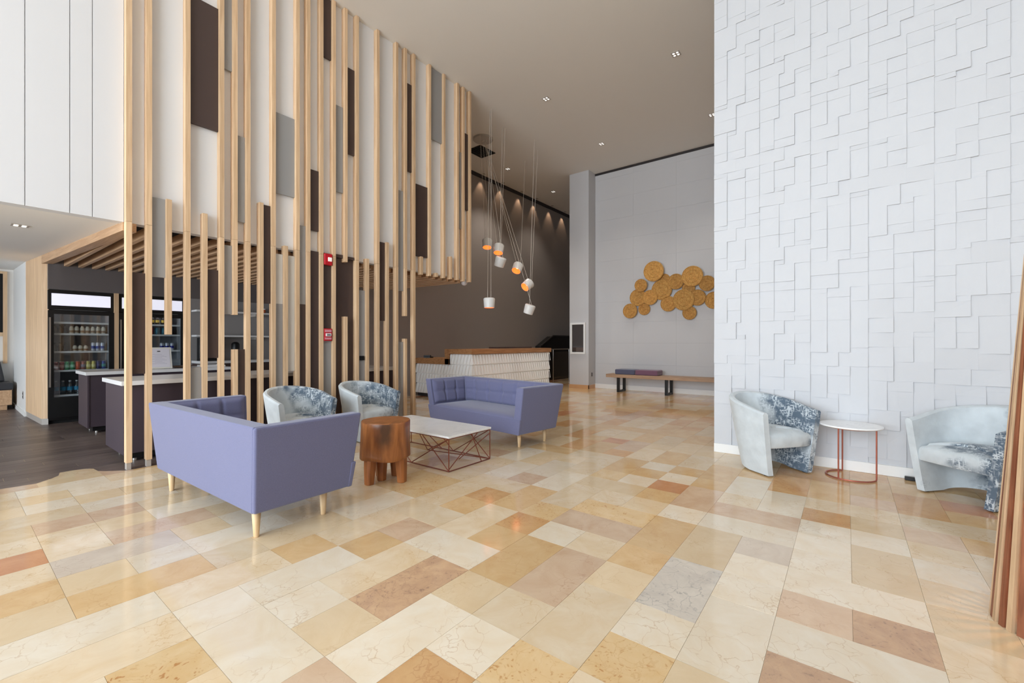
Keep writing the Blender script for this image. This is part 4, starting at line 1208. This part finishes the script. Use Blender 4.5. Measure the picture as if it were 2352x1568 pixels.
MB().lathe([(.001, 0), (.24, 0), (.25, .01), (.25, .05), (.001, .05)], 36).build('plate', M['steelgrey'], t, smooth=True)
MB().lathe([(.03, -.02), (.03, 0)], 12).build('cord_grip', M['cord'], t)
t = thing('ceiling_grille', 'black ceiling grille near the pendant canopy', 'vent', (8.75, 7.75, CZ - .02))
MB().box(-.3, .3, -.25, .25, 0, .02).build('frame', M['black'], t)
for k in range(6):
    MB().box(-.28, .28, -.22 + k * .08, -.18 + k * .08, -.012, 0).build('slat', M['blackvoid'], t)

# ------------------------------------------------------------------ ceiling downlights
def downlight(label, x, y, z, s=.09, grp='square downlights in the high ceiling', power=110):
    t = thing('downlight', label, 'downlight', (x, y, z - .006), 0, grp)
    MB().box(-s, s, -s, s, 0, .006).build('trim', M['steelgrey'], t)
    for (dx, dy) in ((-.45, -.45), (.45, -.45), (-.45, .45), (.45, .45)):
        MB().lathe([(.001, -.003), (s * .26, -.003), (s * .3, 0)], 14).build('lens', M['spot'], t, (dx * s, dy * s, 0))
    if power:
        spot_light('downlight_beam', (0, 0, -.02), power, 95, (1, .93, .84), .7, .08, (0, 0, 0), t)
    return t
downlight('square ceiling downlight nearest the white relief wall, largest of all', 7.9, 2.4, CZ, .072)
downlight('square ceiling downlight above the space between slat screen and white wall', 7.7, 5.0, CZ, .072, power=160)
downlight('square ceiling downlight half way back, just left of the relief wall edge', 10.5, 2.4, CZ, .072)
downlight('square ceiling downlight in front of the grey wall and pillar', 10.3, 5.0, CZ, .072)
downlight('dim square ceiling downlight behind the pendant cords', 10.1, 7.9, CZ, .072, power=220)
downlight('farthest small ceiling downlight left of the pillar', 12.56, 7.87, CZ, .072)
t = downlight('recessed downlight in the low white ceiling above the lounge on the left', .54, 7.5, lowz(7.5), .07, 'downlights in the low ceiling', 6)

for k, x in enumerate((9.97, 10.89, 11.90, 12.80, 13.81, 14.75)):
    words = ['nearest the bulkhead corner', 'second from the bulkhead corner', 'third from the bulkhead corner', 'third from the pillar', 'second from the pillar', 'closest to the pillar']
    t = thing('wall_washer', 'small warm wall washer light above the taupe wall, ' + words[k], 'spotlight', (x, 8.70, CZ - .012), 0, 'wall washers')
    MB().lathe([(.03, 0), (.05, 0), (.05, .012)], 16).build('trim', M['steelgrey'], t)
    MB().lathe([(.001, .004), (.03, .004)], 12).build('lens', M['spot'], t)
    spot_light('washer_beam', (0, .02, -.02), 16, 62, (1, .66, .42), .5, .02, (math.radians(6), 0, 0), t)

for k, (x, y) in enumerate(((1.80, 9.6), (2.216, 6.60), (2.732, 6.60))):
    words = ['above the first drinks cooler', 'left of two above the serving counter', 'right of two above the serving counter'][k]
    t = thing('batten_spot', 'warm spotlight among the oak ceiling battens ' + words, 'spotlight', (x, y, batz(y) + .015), 0, 'spots between the battens')
    MB().lathe([(.035, 0), (.035, .10), (.03, .10), (.03, 0)], 16).build('can', M['black'], t)
    MB().lathe([(.001, .012), (.03, .012)], 12).build('lens', M['bulb'], t)
    spot_light('spot_beam', (0, 0, -.005), 7, 125 if k else 80, (1, .78, .58), .5, .02, (math.radians(24 if k == 0 else 0), 0, 0), t)

# ------------------------------------------------------------------ pantry counters
def counter(label, x0, x1, y0, y1, zt_, seams):
    t = thing('counter', label, 'counter', (x0, y0, 0))
    L, W = x1 - x0, y1 - y0
    n = len(seams)
    for a, b in zip(seams[:-1], seams[1:]):
        MB().box(a - x0 + .003, b - x0 - .003, .02, W - .02, .10, zt_ - .05).build('cabinet', M['lilac_brown'], t, bevel=.002)
    MB().box(.0, .022, .01, W - .01, .09, zt_ - .05).build('end_panel', M['lilac_brown'], t)
    MB().box(.07, L - .05, .09, W - .08, .03, .10).build('plinth', M['black'], t)
    MB().box(-.03, L, -.04, W + .02, zt_ - .05, zt_).build('worktop', M['quartz'], t, bevel=.004)
    for (fx, fy) in ((.12, .12), (.12, W - .12), (L - .12, .12), (L - .12, W - .12)):
        MB().lathe([(.022, 0), (.022, .03)], 12).build('foot', M['chrome'], t, (fx, fy, 0))
    return t
counter('front serving counter with white worktop right behind the slat screen', 1.235, 5.05, 6.42, 7.32, .925, [1.235, 2.2, 3.15, 4.1, 5.05])
counter('second serving counter with white worktop standing nearer the coolers', 1.305, 3.20, 8.90, 9.62, .925, [1.305, 1.95, 2.6, 3.2])
t = thing('back_counter', 'dark back counter with pale top along the pantry wall under the shelves', 'counter', (3.05, 9.85, 0))
for k in range(3):
    MB().box(.01 + .69 * k, .69 + .69 * k, .02, .60, .10, .95).build('cabinet', M['brownpanel'], t, bevel=.002)
MB().box(0, 2.1, 0, .62, .95, 1.0).build('worktop', M['quartz'], t)
MB().box(.03, 2.08, .06, .58, 0, .10).build('plinth', M['black'], t)
for zz, lab in ((1.98, 'upper white wall shelf on the pantry wall seen between slats'), (1.48, 'lower white wall shelf on the pantry wall seen between slats')):
    t = thing('wall_shelf', lab, 'shelf', (3.05, 10.18, zz))
    MB().box(0, 2.1, 0, .29, 0, .035).build('board', M['quartz'], t)
    for xx in (.25, 1.1, 1.9):
        MB().box(xx - .01, xx + .01, .02, .29, -.05, 0).build('bracket', M['steelgrey'], t)

# sign stand on the second counter
t = thing('sign_stand', 'tilted white printed sign in a pale frame on the second counter', 'sign', (2.19, 9.02, .925), 0)
fr_ = Matrix.Translation((0, 0, .006)) @ Matrix.Rotation(math.radians(-14), 4, 'X')
MB().box(-.17, .17, 0, .012, 0, .36, mat=fr_).build('frame', M['acrylic'], t)
MB().box(-.145, .145, -.003, 0, .025, .335, mat=fr_).build('sheet', M['paper'], t)
MB().box(-.02, .02, -.0045, -.0025, .285, .300, mat=fr_).build('logo', M['socket'], t)
for k in range(9):
    MB().box(-.11 + .05 * (k % 2), .10 - .03 * (k % 3), -.0042, -.0025, .08 + .02 * k, .083 + .02 * k, mat=fr_).build('text_line', plain('print_grey', rgb(176, 172, 186), .6) if k == 0 else bpy.data.materials['print_grey'], t)
MB().box(-.06, .06, .02, .16, 0, .008).build('foot', M['acrylic'], t)

# ------------------------------------------------------------------ drinks coolers
def cooler(label, x0, x1):
    t = thing('drinks_cooler', label, 'refrigerator', (x0, PY + .05, 0), 0, 'glass door drinks coolers')
    w = x1 - x0; d = .72; h = 2.245
    for nm, b in (('side_wall', (0, .05, .03, d, .06, h)), ('side_wall', (w - .05, w, .03, d, .06, h)), ('back_wall', (.05, w - .05, d - .05, d, .06, h)), ('roof', (.05, w - .05, .03, d - .05, 1.90, h)), ('base', (.05, w - .05, .03, d - .05, .06, .44))):
        MB().box(*b).build(nm, M['black'], t)
    MB().box(.02, w - .02, .1, d - .05, 0, .06).build('plinth', M['blackvoid'], t)
    MB().box(.0, w, 0, .05, 1.915, h).build('header_frame', M['black'], t, bevel=.006)
    MB().box(.045, w - .045, -.006, .002, 1.985, 2.185).build('header_sign', M['header'], t)
    MB().box(.05, w - .05, d - .058, d - .05, .44, 1.90).build('liner', M['fridgein'], t)
    for xx in (.05, w - .058):
        MB().box(xx, xx + .008, .06, d - .06, .44, 1.90).build('liner', M['fridgein'], t)
    MB().box(.09, w - .09, .052, .075, 1.875, 1.89).build('fill_strip', M['fillstrip'], t)  # added strip, tucked out of sight, that brightens the bottles
    for zz in (.452, .872, 1.192, 1.497, 1.69):
        MB().box(.06, w - .06, .075, d - .08, zz, zz + .016).build('shelf', M['chrome'] if zz > .6 else M['steelgrey'], t)
        MB().box(.06, w - .06, .068, .078, zz - .008, zz + .024).build('shelf_rail', M['quartz'], t)
    dr = MB()
    for b in ((.0, .07, -.035, .0, .10, 1.90), (w - .07, w, -.035, .0, .10, 1.90), (.07, w - .07, -.035, .0, 1.84, 1.90), (.07, w - .07, -.035, .0, .10, .44)):
        dr.box(*b)
    door = dr.build('door', M['black'], t)
    MB().box(.07, w - .07, -.022, -.016, .44, 1.84).build('door_glass', M['glass'], door)
    MB().box(.012, .032, -.07, -.045, .62, 1.78).box(.012, .032, -.045, -.03, .62, .66).box(.012, .032, -.045, -.03, 1.74, 1.78).build('door_handle', M['chrome'], door)
    return t
cooler('tall black drinks cooler with lit header, fully visible left of the slats', 1.06, 1.885)
cooler('second black drinks cooler with lit header half hidden behind the slats', 1.95, 2.95)

# cans and bottles: one mesh per kind and colour
CANC = {}
def colmat(nm, c, metal=.25, rough=.35):
    if nm not in CANC:
        CANC[nm] = plain('can_' + nm, rgb(*c), rough, metal=metal)
    return CANC[nm]
def can(label, grp, x, y, z, nm, c, h=.15, r=.037, band=None):
    t = thing('drink_can', label, 'can', (x, y, z), 0, grp)
    MB().lathe([(r * .8, 0), (r, .01), (r, h - .018), (r * .8, h - .003), (r * .76, h - .003)], 16).build('body', colmat(nm, c), t, smooth=True)
    MB().lathe([(.001, h - .006), (r * .76, h - .006), (r * .8, h)], 16).build('lid', M['chrome'], t, smooth=True)
    if band:
        MB().lathe([(r + .0006, h * .30), (r + .0006, h * .62)], 16, caps=False).build('print_band', colmat(*band), t, smooth=True)
    return t
def bottle(label, grp, x, y, z, kind, h=.2, r=.035):
    t = thing('drink_bottle', label, 'bottle', (x, y, z), 0, grp)
    if kind == 'water':
        MB().lathe([(r * .9, 0), (r, .01), (r, h * .62), (r * .45, h * .84), (r * .4, h * .93)], 16).build('body', M['clearplastic'], t, smooth=True)
        MB().lathe([(r + .0008, h * .3), (r + .0008, h * .56)], 16, caps=False).build('wrap', colmat('aqua', (56, 150, 190), 0, .5), t, smooth=True)
        MB().lathe([(r * .44, h * .92), (r * .44, h)], 12).build('cap', colmat('whitecap', (226, 228, 232), 0, .5), t, smooth=True)
    elif kind == 'amber':
        MB().lathe([(r * .9, 0), (r, .01), (r, h * .62), (r * .45, h * .84), (r * .4, h * .93)], 16).build('body', colmat('amber', (96, 46, 24), 0, .25), t, smooth=True)
        MB().lathe([(r * .44, h * .92), (r * .44, h)], 12).build('cap', colmat('redcap', (160, 60, 40), 0, .5), t, smooth=True)
    elif kind == 'dark':
        MB().lathe([(r * .9, 0), (r, .01), (r, h * .6), (r * .45, h * .85), (r * .4, h * .94)], 16).build('body', colmat('cola', (34, 22, 22), 0, .25), t, smooth=True)
        MB().lathe([(r * .44, h * .93), (r * .44, h)], 12).build('cap', colmat('blackcap', (30, 28, 28), 0, .4), t, smooth=True)
    elif kind == 'cream':
        MB().lathe([(r * .9, 0), (r, .01), (r, h * .7), (r * .6, h * .86), (r * .55, h * .92)], 16).build('body', colmat('cream', (226, 216, 196), 0, .35), t, smooth=True)
        MB().lathe([(r + .0007, h * .16), (r + .0007, h * .42)], 16, caps=False).build('wrap', colmat('tanwrap', (150, 116, 84), 0, .5), t, smooth=True)
        MB().lathe([(r * .6, h * .91), (r * .6, h)], 12).build('cap', colmat('browncap', (90, 66, 52), 0, .5), t, smooth=True)
    return t
ORD = ['first', 'second', 'third', 'fourth', 'fifth', 'sixth', 'seventh', 'eighth', 'ninth', 'tenth', 'eleventh']
FY = PY + .05 + .155
x0 = 1.06
seq = [('red', (176, 24, 30)), ('red', (176, 24, 30)), ('green', (24, 150, 84)), ('green', (24, 150, 84)), ('orange', (206, 82, 34)), ('tan', (170, 98, 80)), ('yellow', (206, 190, 92)), ('yellow', (206, 190, 92)), ('navy', (26, 30, 92)), ('blue', (40, 70, 150))]
for k, (nm, c) in enumerate(seq):
    band = {'red': ('pinkband', (226, 150, 140), 0, .5), 'green': ('paleband', (150, 216, 180), 0, .5), 'tan': ('greyband', (150, 140, 150), 0, .5), 'blue': ('tealband', (60, 150, 140), 0, .5), 'yellow': ('creamband', (236, 226, 150), 0, .5)}.get(nm)
    can('%s can, %s from the left in the colourful row of the first cooler' % (nm if nm != 'tan' else 'reddish tan', ORD[k]), 'colourful cans in the first cooler', x0 + .115 + k * .0665, FY, .888, nm, c, .15, .031, band)
for k in range(7):
    bottle('cream bottle, %s from the left on the upper bottle shelf of the first cooler' % ORD[k], 'cream bottles in the first cooler', x0 + .30 + k * .068, FY, 1.513, 'cream', .145, .03)
for k in range(3):
    bottle('dark bottle, %s from the left on the upper bottle shelf of the first cooler' % ORD[k], 'dark bottles in the first cooler', x0 + .10 + k * .066, FY, 1.513, 'dark', .15, .029)
for k in range(3):
    bottle('dark bottle, %s from the left on the middle shelf of the first cooler' % ORD[k], 'dark bottles in the first cooler', x0 + .10 + k * .062, FY, 1.208, 'dark', .15, .028)
for k in range(3):
    bottle('short cream bottle, %s from the left on the middle shelf of the first cooler' % ORD[k], 'short cream bottles in the first cooler', x0 + .345 + k * .068, FY, 1.208, 'cream', .115, .03)
for k in range(3):
    can('white and blue slim can, %s from the left on the first cooler middle shelf' % ORD[k], 'slim cans in the first cooler', x0 + .575 + k * .06, FY, 1.208, 'silver', (222, 226, 238), .155, .027, ('blueband', (70, 90, 170), 0, .5))
for k in range(4):
    bottle('water bottle with blue wrap, %s from the left at the bottom of the first cooler' % ORD[k], 'water bottles in the first cooler', x0 + .115 + k * .085, FY + .02, .468, 'water', .24, .038)
bottle('amber bottle at the bottom of the first cooler beside the water bottles', 'amber bottles', x0 + .46, FY + .02, .468, 'amber', .22, .036)
x0 = 1.95
for k, xx in enumerate((.44, .52, .60, .69, .80)):
    can('gold topped dark can, %s from the left on the top shelf of the second cooler' % ORD[k], 'gold cans in the second cooler', x0 + xx, FY, 1.706, 'blackcan', (40, 30, 26), .15, .034, ('goldband', (206, 168, 66), .3, .4))
for k, (xx, nm, c) in enumerate(((.41, 'red', (176, 24, 30)), (.50, 'red', (176, 24, 30)), (.60, 'teal', (40, 110, 130)), (.70, 'teal', (40, 110, 130)), (.80, 'teal', (40, 110, 130)))):
    can('%s can, %s from the left on the second shelf of the second cooler' % (nm, ORD[k]), 'red and teal cans in the second cooler', x0 + xx, FY, 1.513, nm, c, .145, .038)
for k in range(3):
    can('blue and silver can, %s from the left on the middle shelf of the second cooler' % ORD[k], 'blue cans in the second cooler', x0 + .67 + k * .08, FY, 1.208, 'silver', (222, 226, 238), .15, .032, ('deepblue', (26, 36, 150), 0, .4))

# things on the pantry shelves and back counter
for k, xx in enumerate((4.28, 4.36, 4.62, 4.70)):
    t = thing('spice_jar', 'small orange jar, %s from the left on the upper pantry shelf' % ORD[k], 'jar', (xx, 10.30, 2.015), 0, 'orange jars on the pantry shelf')
    MB().lathe([(.03, 0), (.032, .01), (.032, .07), (.026, .08)], 14).build('body', colmat('jar', (190, 96, 56), 0, .4), t, smooth=True)
    MB().lathe([(.03, .078), (.03, .10)], 14).build('lid', M['quartz'], t, smooth=True)
for k, xx in enumerate((4.55, 4.66)):
    bottle('dark bottle, %s from the left on the lower pantry shelf' % ORD[k], 'dark bottles on the pantry shelf', xx, 10.30, 1.515, 'dark', .2 - .05 * k, .04)
bottle('amber syrup bottle standing on the back counter in the pantry', 'amber bottles', 4.62, 10.15, 1.0, 'amber', .26, .045)
t = thing('coffee_machine', 'black coffee machine on the back counter seen between slats', 'coffee machine', (3.22, 10.12, 1.0))
MB().box(-.13, .13, -.18, .18, 0, .05).build('drip_tray', M['black'], t, bevel=.005)
MB().box(-.13, .13, .02, .18, .05, .46).build('tower', M['black'], t, bevel=.008)
MB().box(-.13, .13, -.18, .02, .30, .46).build('brew_head', M['black'], t, bevel=.008)
MB().box(-.02, .02, -.182, -.178, .36, .40).build('display', M['steelgrey'], t)
t = thing('coffee_urn', 'tall black coffee dispenser on the back counter', 'dispenser', (3.72, 10.12, 1.0))
MB().lathe([(.07, 0), (.075, .02), (.075, .33), (.06, .36), (.02, .38)], 20).build('body', M['black'], t, smooth=True)
MB().box(-.015, .015, -.11, -.07, .06, .10).build('tap', M['chrome'], t)
tag(MB().lathe([(.001, 0), (.09, .004), (.16, .03), (.165, .036), (.09, .01), (.001, .006)], 24).build('serving_bowl', colmat('bowl', (92, 66, 46), 0, .4), None, (2.52, 9.15, .925), smooth=True), 'small dark shallow bowl on the second counter next to the sign', 'bowl')
t = thing('tray', 'white tray lying at the end of the second counter', 'tray', (3.0, 9.25, .925))
MB().box(-.16, .16, -.2, .2, 0, .012).build('plate', M['quartz'], t)
for b in ((-.16, .16, -.2, -.185, .012, .03), (-.16, .16, .185, .2, .012, .03), (-.16, -.145, -.185, .185, .012, .03), (.145, .16, -.185, .185, .012, .03)):
    MB().box(*b).build('rim', M['quartz'], t)

# ------------------------------------------------------------------ lounge corner on the far left
t = thing('banquette', 'black upholstered banquette with oak base in the left lounge corner', 'banquette', (.30, 13.9, 0))
MB().box(-2.2, .56, -.42, .36, .10, .40).build('base', M['oak_h'], t)
MB().box(-2.1, .5, -.36, .36, .0, .10).build('plinth', M['oak_h'], t)
MB().box(-2.2, .58, -.44, .28, .40, .55).build('seat_cushion', M['leather'], t, bevel=.03, seg=3)
MB().hexa([(-2.2, .12, .55), (.50, .12, .55), (.50, .36, .55), (-2.2, .36, .55), (-2.2, .20, .98), (.44, .20, .98), (.44, .36, .98), (-2.2, .36, .98)]).build('back_cushion', M['leather'], t, bevel=.03, seg=3)
t = thing('menu_board', 'dark board in an oak frame on the lounge wall at the left edge', 'board', (0.0, 14.30, 0.92))
MB().box(-1.4, .785, -.02, 0, .66, 1.91).build('panel', M['blackvoid'], t)
for nm, b in (('frame', (.785, .845, -.05, 0, 0, 1.96)), ('frame', (-1.4, .785, -.05, 0, 1.91, 1.96)), ('frame', (-1.4, .785, -.05, 0, .58, .66))):
    MB().box(*b).build(nm, M['oak'], t)
t = thing('wall_socket', 'dark double wall socket on the white lounge wall beside the oak portal', 'socket', (.93, 12.35, .30))
MB().box(-.008, 0, -.04, .04, 0, .14).build('plate', plain('lounge_plate', rgb(150, 144, 140), .5), t)
for zz in (.02, .08):
    MB().box(-.012, -.008, -.022, .022, zz, zz + .04).build('outlet', M['socket'], t)
t = thing('door_stop', 'small black block on the floor behind the right tub chair', 'door stop', (5.80, -0.50, 0))
MB().box(-.02, .02, -.045, .045, 0, .035).build('body', M['black'], t, bevel=.004)
